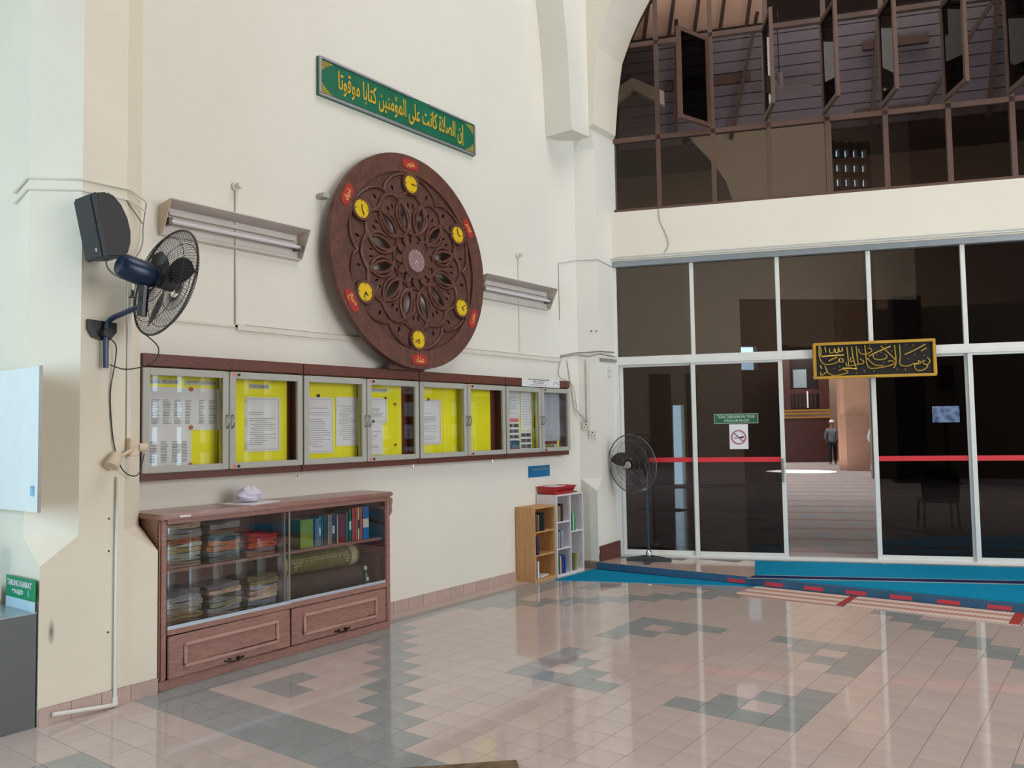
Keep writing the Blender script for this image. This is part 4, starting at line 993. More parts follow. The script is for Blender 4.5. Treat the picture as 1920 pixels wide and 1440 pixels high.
for i, (x, c, hh, wd) in enumerate(((3.235, '4C7A5A', .2, .02), (3.258, 'D9CFC4', .205, .02), (3.281, 'C9586A', .16, .012), (3.30, '2E3F86', .21, .04), (3.345, '34509A', .2, .03))): bk(x, .026, wd, hh, c, ['green', 'cream', 'short pink', 'navy', 'blue'][i]+' book in the lowest left white compartment')
bk(3.515, .486, .018, .2, '5E8A7A', 'sea green book in the upper right white compartment'); bk(3.536, .486, .02, .21, 'E2E4E6', 'white book in the upper right white compartment'); bk(3.56, .486, .035, .215, '3E9A3E', 'bright green book in the upper right white compartment', -.04)
bk(3.545, .026, .02, .2, '8A8A5A', 'olive book leaning in the lower right white compartment', .18); bk(3.60, .026, .012, .2, 'D8D2B0', 'pale yellow booklet leaning in the lower right white compartment', .22)
g = thing('red_basket', 'shallow red plastic basket on top of the white bookcase', 'basket', (.15, 3.42, .9205))
RB = mat('red_plastic', 'B02A30', .35, var=.06)
V = []; 
for (sx, sy, z) in ((.10, .18, 0), (.125, .22, .085), (.12, .213, .085), (.094, .172, .004)): V += [(-sx, -sy, z), (sx, -sy, z), (sx, sy, z), (-sx, sy, z)]
Fc = [(0, 1, 2, 3), (12, 13, 14, 15)]
for a in range(3):
    for k in range(4): Fc.append((a*4+k, a*4+(k+1) % 4, (a+1)*4+(k+1) % 4, (a+1)*4+k))
MB().add(V, Fc).build('tub', RB, g)
rm = MB(); rm.tube([(-.125, -.22, .085), (.125, -.22, .085), (.125, .22, .085), (-.125, .22, .085)], .007, 6, closed=True); rm.build('rim', RB, g)
q = MB()
for k in range(11): q.box(.106+.012, .125+.0, -.16+k*.032, -.150+k*.032, .03, .06)
q.build('side_slots', mat('red_plastic_dark', '8A1F26', .4), g)
tag(MB().box(-.08, .08, -.13, .10, 0, .012).build('paper_stack', PAPER, loc=(.14, 3.40, 1.0), rz=.1), 'white papers heaped in the red basket', 'paper')
tag(MB().tube([(.0, 0, 0), (.0, .11, 0)], .006, 8).build('black_pen', BLACK, loc=(.20, 3.66, .927)), 'black pen lying on the white bookcase beside the basket', 'pen')

# sockets with cables (pilaster left chamfer), cables
PZ = lambda y, x, z: (x, y, z)
socket(4.0, .21, 1.70, 'upper cream wall socket on the pilaster with grey cables', R(27.2)); socket(4.035, .28, 1.60, 'lower cream wall socket just below the cabled one', R(27.2))
q = MB(); q.box(-.02, .02, -.018, 0, 1.75, 2.5)
tag(q.build('vertical_trunking', CON, loc=(.25, 4.0, 0), rz=R(27.2)), 'white painted trunking running down the pilaster to the sockets', 'conduit')
q = MB(); q.tube([(.01, 3.76, 2.56), (.13, 3.93, 2.6), (.26, 3.99, 2.6), (.39, 4.06, 2.61), (.39, 4.40, 2.62)], .008, 5); q.tube([(.015, 3.75, 2.54), (.135, 3.92, 2.575), (.27, 3.985, 2.55), (.40, 4.06, 2.58), (.40, 4.42, 2.56)], .006, 5)
q.box(.38, .395, 4.07, 4.46, 2.49, 2.53)
tag(q.build('cable_bundle', CABLEG, smooth=True), 'grey cable bundle wrapping round the pilaster beside the transom', 'cable')
q = MB(); q.tube(smooth_pts([(.02, 3.74, 2.5), (.03, 3.70, 2.3), (.15, 3.80, 2.2), (.16, 3.88, 1.9), (.2, 3.93, 1.8), (.22, 3.96, 1.74)]), .004, 5); q.tube(smooth_pts([(.06, 3.83, 2.5), (.09, 3.86, 2.2), (.13, 3.90, 1.9), (.2, 3.95, 1.82), (.23, 3.97, 1.74)]), .0035, 5)
tag(q.build('hanging_cable', CABLEG), 'thin cables hanging from the cabinet top down to the pilaster socket', 'cable')
q = MB(); q.tube([(.005, 3.765, 3.0), (.005, 3.765, 3.70), (.15, 3.935, 3.74), (.385, 4.065, 3.74), (.385, 4.44, 3.70)], .0035, 4)
tag(q.build('thin_wire', CABLEG), 'hair thin wire crossing the pilaster high beside the door head', 'cable')
tag(MB().cyl((.30, 4.02, 2.86), (.305, 4.01, 2.86), .008, 8).build('wall_plug', DINK), 'left black screw hole on the pilaster above the cable bundle', 'screw', 'screw holes')
tag(MB().cyl((.355, 4.05, 2.86), (.36, 4.04, 2.86), .008, 8).build('wall_plug', DINK), 'right black screw hole on the pilaster above the cable bundle', 'screw', 'screw holes')

# ------------------------------------------------------------------ things on the left column
def axis_frame(loc, ax, up=(0, 0, 1)):
    z = Vector(ax).normalized(); x = Vector(up).cross(z).normalized(); y = z.cross(x)
    M = Matrix((x, y, z)).transposed().to_4x4(); M.translation = loc; return M
def cage_parts(g, M, Rr, dep, nr=64, mt=None):
    Mi = g.matrix_basis.inverted()
    def dome(sgn, r): return sgn*dep*math.sqrt(max(0, 1-(r/Rr)**2))*.9
    for sgn, nm in ((1, 'front_grille'), (-1, 'rear_grille')):
        q = MB(Mi @ M)
        for k in range(nr):
            a = 2*math.pi*k/nr
            P = []
            for j in range(7):
                r = .075+(Rr-.075)*j/6; t = a+.25*(j/6)
                P.append((r*math.cos(t), r*math.sin(t), dome(sgn, r)))
            q.tube(P, .0016, 3)
        for r in (.075, Rr*.45, Rr*.8): q.tube([(r*math.cos(t), r*math.sin(t), dome(sgn, r)) for t in [2*math.pi*k/32 for k in range(32)]], .0025, 4, closed=True)
        q.build(nm, mt or WIRE, g)
    q = MB(Mi @ M); q.tube([(Rr*math.cos(t), Rr*math.sin(t), 0) for t in [2*math.pi*k/48 for k in range(48)]], .007, 6, closed=True); q.build('cage_rim', mt or WIRE, g, smooth=True)
    for k in range(3):
        q = MB(Mi @ M @ Matrix.Rotation(2*math.pi*k/3+.5, 4, 'Z')); V = []; Fc = []
        n = 8
        for i in range(n+1):
            t = i/n; r = .05+(Rr*.88-.05)*t; wd = (.05+.11*math.sin(math.pi*min(1, t*1.05))**.7)*Rr/.33; sw = .35*t
            for s in (-1, 1):
                a = sw+s*wd/(2*max(r, .08)); z = .022*s*(1-.3*t)
                V += [(r*math.cos(a), r*math.sin(a), z), (r*math.cos(a), r*math.sin(a), z+.003)]
        for i in range(n):
            b = i*4; c = b+4
            Fc += [(b, c, c+2, b+2), (b+1, b+3, c+3, c+1), (b, b+1, c+1, c), (b+2, c+2, c+3, b+3)]
        Fc += [(0, 2, 3, 1), (n*4, n*4+1, n*4+3, n*4+2)]
        q.add(V, Fc); q.build('blade', mat('fan_blade', '2B2422', .4, var=.05), g, smooth=True, ang=60)
g = thing('wall_fan', 'large black cage wall fan on a bent arm fixed to the left column', 'fan', (.42, -2.02, 2.34))
FM = axis_frame((.80, -1.82, 2.625), (.02, 1, -.24))
cage_parts(g, FM, .345, .09, 90)
Gi = g.matrix_basis.inverted()
q = MB(Gi @ FM); q.lathe([(0, -.30), (.055, -.30), (.075, -.27), (.08, -.12), (.06, -.06), (.03, -.03), (0, -.02)], seg=24); q.build('motor_housing', mat('fan_motor_blue', '182A40', .3, metal=.3, var=.08), g, smooth=True, ang=40)
q = MB(Gi @ FM); q.lathe([(0, .06), (.045, .055), (.05, .02), (.05, -.03), (0, -.03)], seg=20); q.build('hub', mat('fan_hub', '3A3234', .4), g, smooth=True, ang=40)
q = MB(Gi @ FM); q.lathe([(0, .105), (.04, .10), (.042, .09), (0, .088)], seg=20); q.build('badge', mat('badge_grey', 'A49A98', .4, metal=.3), g, smooth=True)
q = MB(Gi); q.tube(smooth_pts([(.47, -2.02, 2.10), (.47, -2.02, 2.33), (.50, -2.01, 2.40), (.62, -1.99, 2.43), (.78, -1.97, 2.46)]), .017, 10); q.build('arm', DKBLUE, g, smooth=True)
q = MB(Gi); q.tube([(.79, -1.965, 2.40), (.80, -1.955, 2.62)], .03, 10); q.build('neck', BLACK, g, smooth=True)
q = MB(Gi); q.prism([(-2.12, 2.40), (-2.12, 2.34), (-2.09, 2.29), (-2.04, 2.275), (-1.98, 2.28), (-1.94, 2.33), (-1.94, 2.39)], .42, .445, 'x'); q.build('mount_plate', BLACK, g)
q = MB(Gi); q.tube([(.44, -2.02, 2.32), (.50, -2.02, 2.32)], .03, 12); q.build('clamp_knob', BLACK, g, smooth=True)
q = MB(Gi); q.tube([(.80, -2.03, 2.55), (.80, -2.03, 2.50)], .008, 6); q.tube([(.77, -2.03, 2.51), (.83, -2.03, 2.51)], .008, 6); q.build('oscillation_knob', BLACK, g)

g = thing('wall_speaker', 'black half round wall speaker mounted high on the left column', 'speaker', (.44, -2.05, 2.95))
prof = [(-2.225, 3.12), (-2.135, 3.145), (-2.09, 3.13), (-2.045, 3.085), (-2.005, 3.01), (-1.985, 2.93), (-1.985, 2.86), (-2.00, 2.80), (-2.03, 2.762), (-2.14, 2.745)]
q = MB(Gi2 := Matrix.Translation((-.44, 2.05, -2.95))); q.prism([(-2.21, 3.125)]+prof[1:-1]+[(-2.15, 2.745)], .5, .70, 'x'); q.build('cabinet_shell', mat('speaker_brown_black', '1A1413', .5, var=.1), g, bevel=.012)
q = MB(Gi2); q.prism([(-2.245, 3.105), (-2.195, 3.135), (-2.125, 2.745), (-2.165, 2.735)], .495, .705, 'x'); q.build('front_grille', mat('speaker_grille', '0E1722', .45, var=.15, scale=60), g, bevel=.01)
q = MB(Gi2); q.cyl((.66, -2.175, 2.79), (.66, -2.18, 2.789), .012, 12); q.build('logo', CHROME, g)
q = MB(Gi2); q.box(.42, .5, -2.09, -2.03, 2.85, 3.0); q.build('bracket', BLACK, g)
q = MB(Gi2); q.tube(smooth_pts([(.6, -2.09, 2.75), (.6, -2.08, 2.70), (.6, -2.02, 2.66), (.65, -1.98, 2.67), (.7, -1.98, 2.68)]), .006, 6); q.build('lead', CABLEG, g, smooth=True)

# camera-like flood fitting, box, pipe, cables
OLD = mat('aged_cream_plastic', 'D3C0A6', .5, var=.12, scale=20)
g = thing('spotlight_fitting', 'aged cream adjustable lamp fitting low on the left column', 'lamp', (.42, -1.86, 1.56))
Gi3 = Matrix.Translation((-.42, 1.86, -1.56))
q = MB(Gi3); q.lathe([(0, 0), (.03, 0), (.045, .04), (.055, .1), (.05, .105), (0, .09)], seg=16)
hd = MB(Gi3 @ axis_frame((.47, -1.955, 1.535), (.3, -.55, -.85))); hd.lathe([(0, -.04), (.025, -.04), (.038, 0), (.045, .06), (.04, .062), (0, .05)], seg=16); hd.build('lamp_head', OLD, g, smooth=True)
q = MB(Gi3); q.tube([(.46, -1.93, 1.54), (.47, -1.84, 1.59)], .012, 8); q.build('arm', OLD, g, smooth=True)
q = MB(Gi3); q.box(.42, .47, -1.86, -1.80, 1.545, 1.66); q.build('junction_box', OLD, g, bevel=.004)
q = MB(Gi3); q.tube([(.455, -1.80, 1.60), (.455, -1.745, 1.60)], .028, 12); q.build('socket_cup', OLD, g, smooth=True)
q = MB(); q.tube(smooth_pts([(.44, -1.92, 1.42), (.44, -1.925, .9), (.44, -1.925, .3), (.44, -1.925, .03)]), .011, 8); q.tube(smooth_pts([(.44, -1.925, .04), (.445, -1.93, .022), (.46, -1.96, .02), (.46, -2.3, .06)]), .013, 8)
q.tube([(.44, -1.925, .06), (.44, -1.925, .02)], .017, 8)
tag(q.build('water_pipe', PVC, smooth=True), 'white plastic pipe running down the left column and along its base', 'pipe')
q = MB(); q.box(.42, .428, -1.86, -1.835, 1.66, 2.75)
tag(q.build('thin_trunking', CON), 'narrow painted trunking up the left column behind the fan', 'conduit')
q = MB(); q.tube(smooth_pts([(.47, -2.02, 2.3), (.47, -1.96, 2.25), (.45, -1.95, 2.15), (.43, -1.97, 1.95), (.43, -1.955, 1.7), (.44, -1.93, 1.55), (.46, -1.90, 1.46), (.46, -1.84, 1.42), (.46, -1.79, 1.44), (.46, -1.76, 1.56)]), .004, 5)
tag(q.build('fan_cable', CABLE), 'dark cable looping from the wall fan down to the cream fitting', 'cable')
q = MB(); q.tube(smooth_pts([(.78, -1.95, 2.30), (.76, -1.84, 2.22), (.68, -1.83, 2.13), (.56, -1.93, 2.09), (.48, -2.0, 2.12)]), .004, 5)
tag(q.build('drooping_cable', CABLE), 'dark cable drooping below the fan cage back to its pole', 'cable')
q = MB()
for dz, r_ in ((3.27, .008), (3.20, .006)):
    q.tube([(.02, -2.385, dz-.06), (.2, -2.385, dz), (.425, -2.16, dz), (.433, -1.86, dz), (.26, -1.66, dz)], r_, 5)
tag(q.build('column_conduit', CON, smooth=True), 'two painted conduits bending round the left column above the speaker', 'conduit')
q = MB(); q.tube(smooth_pts([(.26, -1.65, 3.26), (.24, -1.66, 3.1), (.30, -1.70, 2.95), (.43, -1.83, 2.8), (.44, -1.85, 2.7)]), .004, 5); q.tube([(.43, -1.88, 3.2), (.30, -1.70, 3.1)], .005, 5)
tag(q.build('curved_wire', CABLEG), 'grey wire curving from the conduits down behind the wall fan', 'cable')
for z in (1.16, .96, .46): tag(MB().cyl((.418, -1.965, z), (.424, -1.965, z), .006, 8).build('screw_hole', DINK), {1.16: 'top rusty screw hole beside the white pipe', .96: 'middle rusty screw hole beside the white pipe', .46: 'lowest rusty screw hole beside the white pipe'}[z], 'screw', 'rusty screw holes')

# white board at far left
g = thing('glossy_notice_board', 'glossy white board fixed on the left side of the column', 'board', (-.6, -2.40, 1.25))
bmt = mat('glossy_white_laminate', 'DDE8EA', .06, var=.02, coat=.8)
MB().box(0, 1.195, -.06, -.053, 0, .832).build('panel', bmt, g)
MB().box(1.195, 1.203, -.062, -.046, 0, .835).build('side_frame', mat('thin_grey_frame', '8C8684', .4, metal=.3), g)
MB().box(0, 1.195, -.053, -.047, .0, .83).build('backing', WHITEAL, g)
for zz in (.15, .7): MB().box(.3, .36, -.047, .03, zz, zz+.03).build('wall_spacer', WHITEAL, g); MB().box(.80, .86, -.047, .03, zz, zz+.03).build('wall_spacer', WHITEAL, g)
MB().box(1.10, 1.15, -.062, -.06, .09, .15).build('corner_sticker', mat('blue_sticker', '7FB6D6', .5, var=.4, scale=60), g)
# grey cabinet, with sign and clear box
GC = mat('dark_grey_laminate', '5D6262', .45, var=.03)
g = thing('grey_counter', 'dark grey counter cabinet at the left edge beside the column', 'cabinet', (-.35, -3.2, 0))
MB().box(0, .765, 0, .82, 0, .65).build('body', GC, g, bevel=.003)
MB().box(-.0, .765, 0, .82, .65, .66).build('top', mat('grey_counter_top', '8FA0A6', .2, var=.02), g)
g = thing('donation_sign', 'green sign with white capitals standing on the grey counter', 'sign', (.04, -2.40, .72))
MB().box(0, .385, 0, .008, 0, .125).build('panel', mat('donation_green', '128A5C', .35, var=.05), g)
text('TABUNG KHAIRAT', .33, .036, PAPER, g, .19, .088, -.002, .002, bold=.02); text('MASJID', .15, .034, PAPER, g, .17, .036, -.002, .002, bold=.02); MB().box(.31, .314, -.003, 0, .02, .06).build('white_mark', PAPER, g)
MB().box(0, .385, 0, .006, -.06, 0).build('stand', mat('clear_stand', 'BCD2DE', .2), g)
g = thing('acrylic_box', 'clear acrylic donation box at the left picture edge on the counter', 'box', (-.16, -2.60, .66))
MB().box(0, .20, 0, .16, .005, .36).build('clear_shell', glass('acrylic', (.72, .78, .8), 1.5), g); MB().box(.02, .18, .02, .14, .005, .12).build('contents', mat('paper_money', '6A7A78', .8, var=.4, scale=30), g)

# ------------------------------------------------------------------ stand fan
g = thing('stand_fan', 'black industrial stand fan with wire cage in front of the glass doors', 'fan', (.86, 4.30, .08))
Gi = Matrix.Translation((-.86, -4.30, -.08))
SF = axis_frame((.72, 4.20, 1.235), (-.15, -.98, -.1))
g.matrix_basis = Matrix.Translation((.86, 4.30, .08))
cage_parts(g, SF, .355, .085, 72, mat('dark_cage_wire', '6A6664', .4, metal=.5))
q = MB(Gi @ SF); q.lathe([(0, -.28), (.06, -.28), (.075, -.24), (.075, -.09), (0, -.08)], seg=20); q.build('motor_housing', BLACK, g, smooth=True, ang=40)
q = MB(Gi @ SF); q.lathe([(0, .092), (.04, .09), (.045, .08), (0, .07)], seg=20); q.build('badge', mat('fan_badge_pale', 'B0A39A', .5), g, smooth=True)
q = MB(Gi @ SF); q.lathe([(0, .05), (.05, .045), (.055, -.03), (0, -.03)], seg=20); q.build('hub', BLACK, g, smooth=True)
q = MB(Gi); q.tube([(.86, 4.30, .17), (.86, 4.30, 1.0)], .016, 12); q.build('pole', mat('pole_grey_blue', '2E3C48', .3, metal=.5), g, smooth=True)
q = MB(Gi); q.tube([(.86, 4.30, .95), (.86, 4.30, 1.14), (.80, 4.36, 1.24)], .024, 10); q.build('upper_pole', BLACK, g, smooth=True)
q = MB(Gi); q.tube([(.86, 4.27, .93), (.86, 4.22, .93)], .02, 8); q.build('height_knob', mat('pale_knob', '9A9A96', .5), g, smooth=True)
q = MB(Gi); q.lathe([(0, .0), (.035, 0), (.035, .05), (.02, .07), (0, .07)], (.86, 4.30, .14), 16); q.build('chrome_collar', CHROME, g, smooth=True)
for k in range(4):
    M = Gi @ Matrix.Translation((.86, 4.30, .08)) @ Matrix.Rotation(R(22+90*k), 4, 'Z')
    q = MB(M); q.add([(0, -.05, 0), (.27, -.035, 0), (.27, .035, 0), (0, .05, 0), (0, -.04, .075), (.26, -.028, .035), (.26, .028, .035), (0, .04, .075)], [(0, 3, 2, 1), (4, 5, 6, 7), (0, 1, 5, 4), (1, 2, 6, 5), (2, 3, 7, 6), (3, 0, 4, 7)])
    q.build('foot', mat('cast_base', '2A3032', .55, var=.1), g, bevel=.006)

# ------------------------------------------------------------------ carpets and mats
def poly_mat(name, pts, z0, z1, mt, parent=None): return MB().prism(pts, z0, z1).build(name, mt, parent)
tC = math.tan(A22+.01)
g = thing('blue_carpet', 'blue carpet lying on the lower floor against the platform edge', 'carpet', (0, 0, 0))
poly_mat('pile', [(.36, 3.04), (2.42, 3.895), (.36, 3.895)], .0, .007, CARPET, g)
MB().prism([(.38, 3.85), (2.3, 3.885), (2.42, 3.897), (.38, 3.897)], .007, .008).build('navy_edge', NAVY, g)
g = thing('striped_blue_carpet', 'long blue carpet with navy stripe laid on the platform before the doors', 'carpet', (0, 0, 0))
poly_mat('pile', [(2.30, 3.935), (7.6, 3.935), (7.6, 7.2), (1.92, 4.93)], .0805, .089, CARPET, g)
sl = (5.08-4.026)/(4.606-2.346)
P = lambda x, o: (x, 4.026+sl*(x-2.346)+o)
poly_mat('navy_stripe', [P(2.26, -.16), P(7.4, -.16-.06), P(7.4, -.02), P(2.28, 0.0)], .0885, .0905, NAVY, g)
PW = mat('thin_pale_line', 'A9A48C', .9, var=0)
poly_mat('pale_line', [P(2.28, 0.0), P(7.4, -.02), P(7.4, .01), P(2.28, .02)], .0885, .0907, PW, g); poly_mat('pale_line', [P(2.26, -.20), P(7.4, -.26), P(7.4, -.22), P(2.26, -.17)], .0885, .0907, PW, g)
def pattern_mat():
    M = bpy.data.materials.new('prayer_rug_print'); M.use_nodes = True; nt = M.node_tree; b = nt.nodes['Principled BSDF']; L = nt.links.new
    tc = nt.nodes.new('ShaderNodeTexCoord')
    w1 = nt.nodes.new('ShaderNodeTexWave'); w1.bands_direction = 'Y'; w1.inputs['Scale'].default_value = 1.7; w1.inputs['Distortion'].default_value = .3
    w2 = nt.nodes.new('ShaderNodeTexWave'); w2.bands_direction = 'X'; w2.inputs['Scale'].default_value = 9; w2.inputs['Distortion'].default_value = 1
    L(tc.outputs['Object'], w1.inputs['Vector']); L(tc.outputs['Object'], w2.inputs['Vector'])
    mx = nt.nodes.new('ShaderNodeMath'); mx.operation = 'MULTIPLY'; L(w1.outputs['Fac'], mx.inputs[0]); 
    ad = nt.nodes.new('ShaderNodeMath'); ad.operation = 'MULTIPLY_ADD'; L(w2.outputs['Fac'], ad.inputs[0]); ad.inputs[1].default_value = .4; ad.inputs[2].default_value = .7; L(ad.outputs[0], mx.inputs[1])
    r = nt.nodes.new('ShaderNodeValToRGB'); r.color_ramp.elements[0].position = .35; r.color_ramp.elements[1].position = .62
    r.color_ramp.elements[0].color = (*lin('CDB8AA'), 1); r.color_ramp.elements[1].color = (*lin('B07C70'), 1)
    L(mx.outputs[0], r.inputs['Fac']); L(r.outputs['Color'], b.inputs['Base Color']); b.inputs['Roughness'].default_value = .95; return M
PR = pattern_mat(); RE = mat('rug_red_band', '9A2620', .95, var=.05)
g = thing('patterned_rug', 'left red and cream patterned prayer rug on the floor below the platform', 'rug', (2.85, 3.6, 0), .0, 'prayer rugs')
MB().prism([(-.55, -.2), (-.5, -.26), (.47, -.25), (.49, .24), (-.5, .24)], 0, .008).build('pile', PR, g); MB().box(.43, .49, -.25, .24, .008, .01).build('red_band', RE, g)
g = thing('patterned_rug', 'right red and cream patterned prayer rug touching the left one', 'rug', (4.05, 3.62, 0), .0, 'prayer rugs')
MB().prism([(-.70, -.23), (.68, -.23), (.68, .25), (-.70, .25)], 0, .008).build('pile', PR, g); MB().box(.60, .68, -.23, .25, .008, .01).build('red_band', RE, g)
g = thing('patterned_rug', 'third prayer rug running out of the picture at the right', 'rug', (5.6, 3.62, 0), .0, 'prayer rugs')
MB().prism([(-.85, -.23), (.68, -.23), (.68, .25), (-.85, .25)], 0, .008).build('pile', PR, g)
g = thing('door_mat', 'brown and gold mottled mat corner at the bottom picture edge', 'mat', (2.996, -1.184, 0), R(-45))
MM = mat('mottled_brown_gold', '66523A', .9, var=.6, scale=9, bump=.3)
MB().box(-.0, 0.9, -.0, .0, 0, 0)
MB().prism([(0, 0), (.45, 0), (.45, -.9), (0, -.9)], 0, .012).build('pile', MM, g)

# ------------------------------------------------------------------ prayer hall beyond the doors
HC = mat('hall_carpet_base', 'AAA09E', .9, var=.06, scale=2)
hf = MB(); hf.box(-30, 30, .13, 34, -.1, .078); hfo = struct(hf.build('floor_hall', HC, loc=D0, rz=A22))
CB = mat('hall_carpet_blue_grey', 'A3A1A6', .9, var=.08, scale=20); CRD = mat('hall_carpet_rose', 'A4877F', .9, var=.08, scale=20)
q = MB(); q2 = MB()
for r_ in range(0, 26):
    n0 = .7+r_*1.22
    q2.box(-16, 14, n0, n0+.16, .078, .0795)
    for k in range(-26, 24):
        q.box(k*.62, k*.62+.22, n0+.22, n0+1.05, .078, .0795)
q.build('prayer_panel', CB, hfo)['kind'] = 'stuff'; q2.build('row_band', CRD, hfo)['kind'] = 'stuff'
HW = mat('hall_wall_tan', 'A58D7B', .8, var=.08, scale=1.2); HWB = mat('hall_arch_beige', 'B5A896', .8, var=.04)
hw = MB(); hw.box(-30, 3.9, 30, 30.4, 0, 14); hw.box(4.9, 30, 30, 30.4, 0, 14); hw.box(3.9, 4.9, 30, 30.4, 0, 14)
struct(hw.build('wall_hall_far', HW, loc=D0, rz=A22))
struct(MB().box(-30, -29.7, 0, 34, 0, 14).build('wall_hall_left', HW, loc=D0, rz=A22)); struct(MB().box(29.7, 30, 0, 34, 0, 14).build('wall_hall_right', HW, loc=D0, rz=A22))
struct(MB().box(-30, 30, .05, 34, 14, 14.2).build('ceiling_hall', mat('hall_ceiling', '4A3F3A', .9), loc=D0, rz=A22))
struct(MB().box(-30, -.6, .05, .25, 0, 14).build('wall_hall_front', HW, loc=D0, rz=A22)); struct(MB().box(8.1, 30, .05, .25, 0, 14).build('wall_hall_front', HW, loc=D0, rz=A22))
# boarded upper screen with planks, seen through the opened casements
PLK = mat('mauve_ceiling_plank', '574E54', .8, var=.08, scale=2, objvar=.05)
sc_ = struct(MB().box(-1.2, 14, 10.05, 10.1, 8.55, 11.4).build('wall_hall_screen', mat('plank_gap', '2E2220', .9), loc=D0, rz=A22))
pk = MB().box(-7.6, 7.6, -.045, .0, 0, .25).build('plank', PLK); pkm = pk.data; bpy.data.objects.remove(pk)
for k in range(10):
    o = bpy.data.objects.new('plank', pkm); COL.objects.link(o); o.parent = sc_; o.location = (6.4, 10.05, 8.6+k*.275)
POST = wood('brown_roof_timber', '4A322A', '38241E', .7, 5, (3, 3, 3), 0)
g = thing('roof_truss', 'dark brown timber roof struts seen through the opened upper casements', 'beam', D0, A22)
for a, b in (((1.5, 8.5), (2.2, 11.5)), ((4.6, 8.5), (4.9, 11.5)), ((5.6, 8.6), (7.2, 11.0)), ((7.0, 8.4), (7.4, 12)), ((.2, 8.6), (.3, 11.6))): MB().tube([(a[0], 9.7, a[1]), (b[0], 9.7, b[1])], .06, 4).build('strut', POST, g)
for b_ in ((.0, 2.0, 9.78, 9.9, 9.9, 10.1), (4.5, 5.9, 9.78, 9.9, 10.3, 10.5), (4.3, 5.6, 9.78, 9.9, 8.7, 8.9)): MB().box(*b_).build('cross_beam', POST, g)
BRR = mat('pink_roof_lining', 'D6B4A4', .8, var=.04, emit='D6B4A4', es=.0)
struct(MB().box(-3, 2.4, 10.2, 10.3, 11.35, 13.9).build('ceiling_roof_lining', BRR, loc=D0, rz=A22))
g = thing('roof_rafters', 'row of slanting brown rafters against the pale roof lining', 'beam', D0, A22)
for k in range(8): MB().tube([(-2.4+k*.62, 10.0, 11.3), (-2.0+k*.62, 10.0, 13.8)], .06, 4).build('rafter', POST, g)
# beige inner arch wall behind the lower lights
P = [(1.45, 6.4), (1.55, 6.9), (1.35, 7.6), (.95, 8.2), (.45, 8.8), (3.75, 8.8), (3.75, 6.4)]
struct(MB().prism(P, 9.8, 10.0, 'y').build('wall_hall_arch', HWB, loc=D0, rz=A22))
P = [(-1.7, 9.5), (-1.7, 9.95), (-.82, 10.35), (-.1, 9.95), (-.1, 9.5), (-.82, 10.1)]
struct(MB().prism([(-1.7, 9.45), (-.82, 10.05), (-.82, 10.35), (-1.7, 9.85)], 9.8, 10.0, 'y').build('wall_hall_small_arch', HWB, loc=D0, rz=A22))
struct(MB().prism([(-.82, 10.05), (-.05, 9.55), (-.05, 9.9), (-.82, 10.35)], 9.8, 10.0, 'y').build('wall_hall_small_arch', HWB, loc=D0, rz=A22))
# ceiling fan hanging
g = thing('ceiling_fan', 'ceiling fan on a long rod seen through the opened upper casement', 'fan', DW(2.6, 9.0, 9.35), A22)
MB().cyl((0, 0, .12), (0, 0, 1.8), .015, 6).build('rod', BLACK, g); MB().lathe([(0, -.08), (.08, -.06), (.1, 0), (.08, .3), (.0, .34)], seg=14).build('motor', mat('fan_grey', '6E6468', .5), g, smooth=True)
for k in range(3):
    M = Matrix.Rotation(R(10+120*k), 4, 'Z'); MB(M).box(.08, .7, -.07, .07, -.04, -.03).build('blade', MC['fan_grey'], g)
# far windows of the hall, bright
LIT = mat('bright_window_pane', 'E8F4FF', .5, var=0, emit='E6F2FF', es=3)
for i, (s, z0, w_, h_, n) in enumerate(((1.8, 10.2, 1.3, 1.4, 29.9), (5.9, 10.2, .3, .9, 29.9), (7.2, 10.0, .5, .7, 29.9), (8.5, 10.0, .25, .8, 29.9))):
    wv = struct(MB().box(0, w_, -.05, 0, 0, h_).build('window_%d' % (3+i), LIT, loc=DW(s, n, z0), rz=A22))
    MB().box(w_/2-.03, w_/2+.03, -.09, -.05, 0, h_).build('window_frame', BROWNAL, wv)
wv = struct(MB().box(0, .28, -.05, 0, 0, 2.2).build('window_7', LIT, loc=DW(5.25, 16, 1.5), rz=A22)); MB().box(0, .28, -.08, -.05, 1.0, 1.08).build('window_frame', BROWNAL, wv)
# minbar
MW = wood('minbar_red_wood', '4A1F1A', '2E1411', .4, 3, (2, 2, 8), .2)
g = thing('minbar', 'tall dark red wooden pulpit with gold bands deep in the prayer hall', 'pulpit', DW(3.35, 26.6, .08), A22)
MB().box(0, 1.9, 0, 1.2, 0, 1.85).build('base', MW, g)
for z in (1.86, 2.02, 2.16): MB().box(-.03, 1.93, -.05, 1.2, z, z+.06).build('gold_band', mat('minbar_gold', 'A8742C', .4, metal=.4), g)
MB().box(.0, .35, 0, 1.2, 2.25, 5.0).build('left_pillar', MW, g); MB().box(1.5, 1.9, 0, 1.2, 2.25, 5.0).build('right_pillar', MW, g)
MB().box(.35, 1.5, 1.1, 1.2, 2.25, 5.0).build('back_panel', mat('minbar_dark', '1E0F0E', .6), g)
MB().box(.55, 1.1, 1.05, 1.1, 3.2, 4.0).build('pale_panel', mat('pale_blue_panel', 'A8BCC4', .5), g)
MB().box(.3, 1.55, .1, .2, 2.9, 3.1).build('rail', MW, g)
q = MB()
P = [(.1, 4.75)]
for k in range(15): P.append((.1+k*.12, 4.35+.10*(k % 2)+.25*math.sin(math.pi*k/14)))
P.append((1.78, 4.75)); MB().prism(P, -.04, .0, 'y').build('gold_valance', MC['minbar_gold'], g)
q = MB(); 
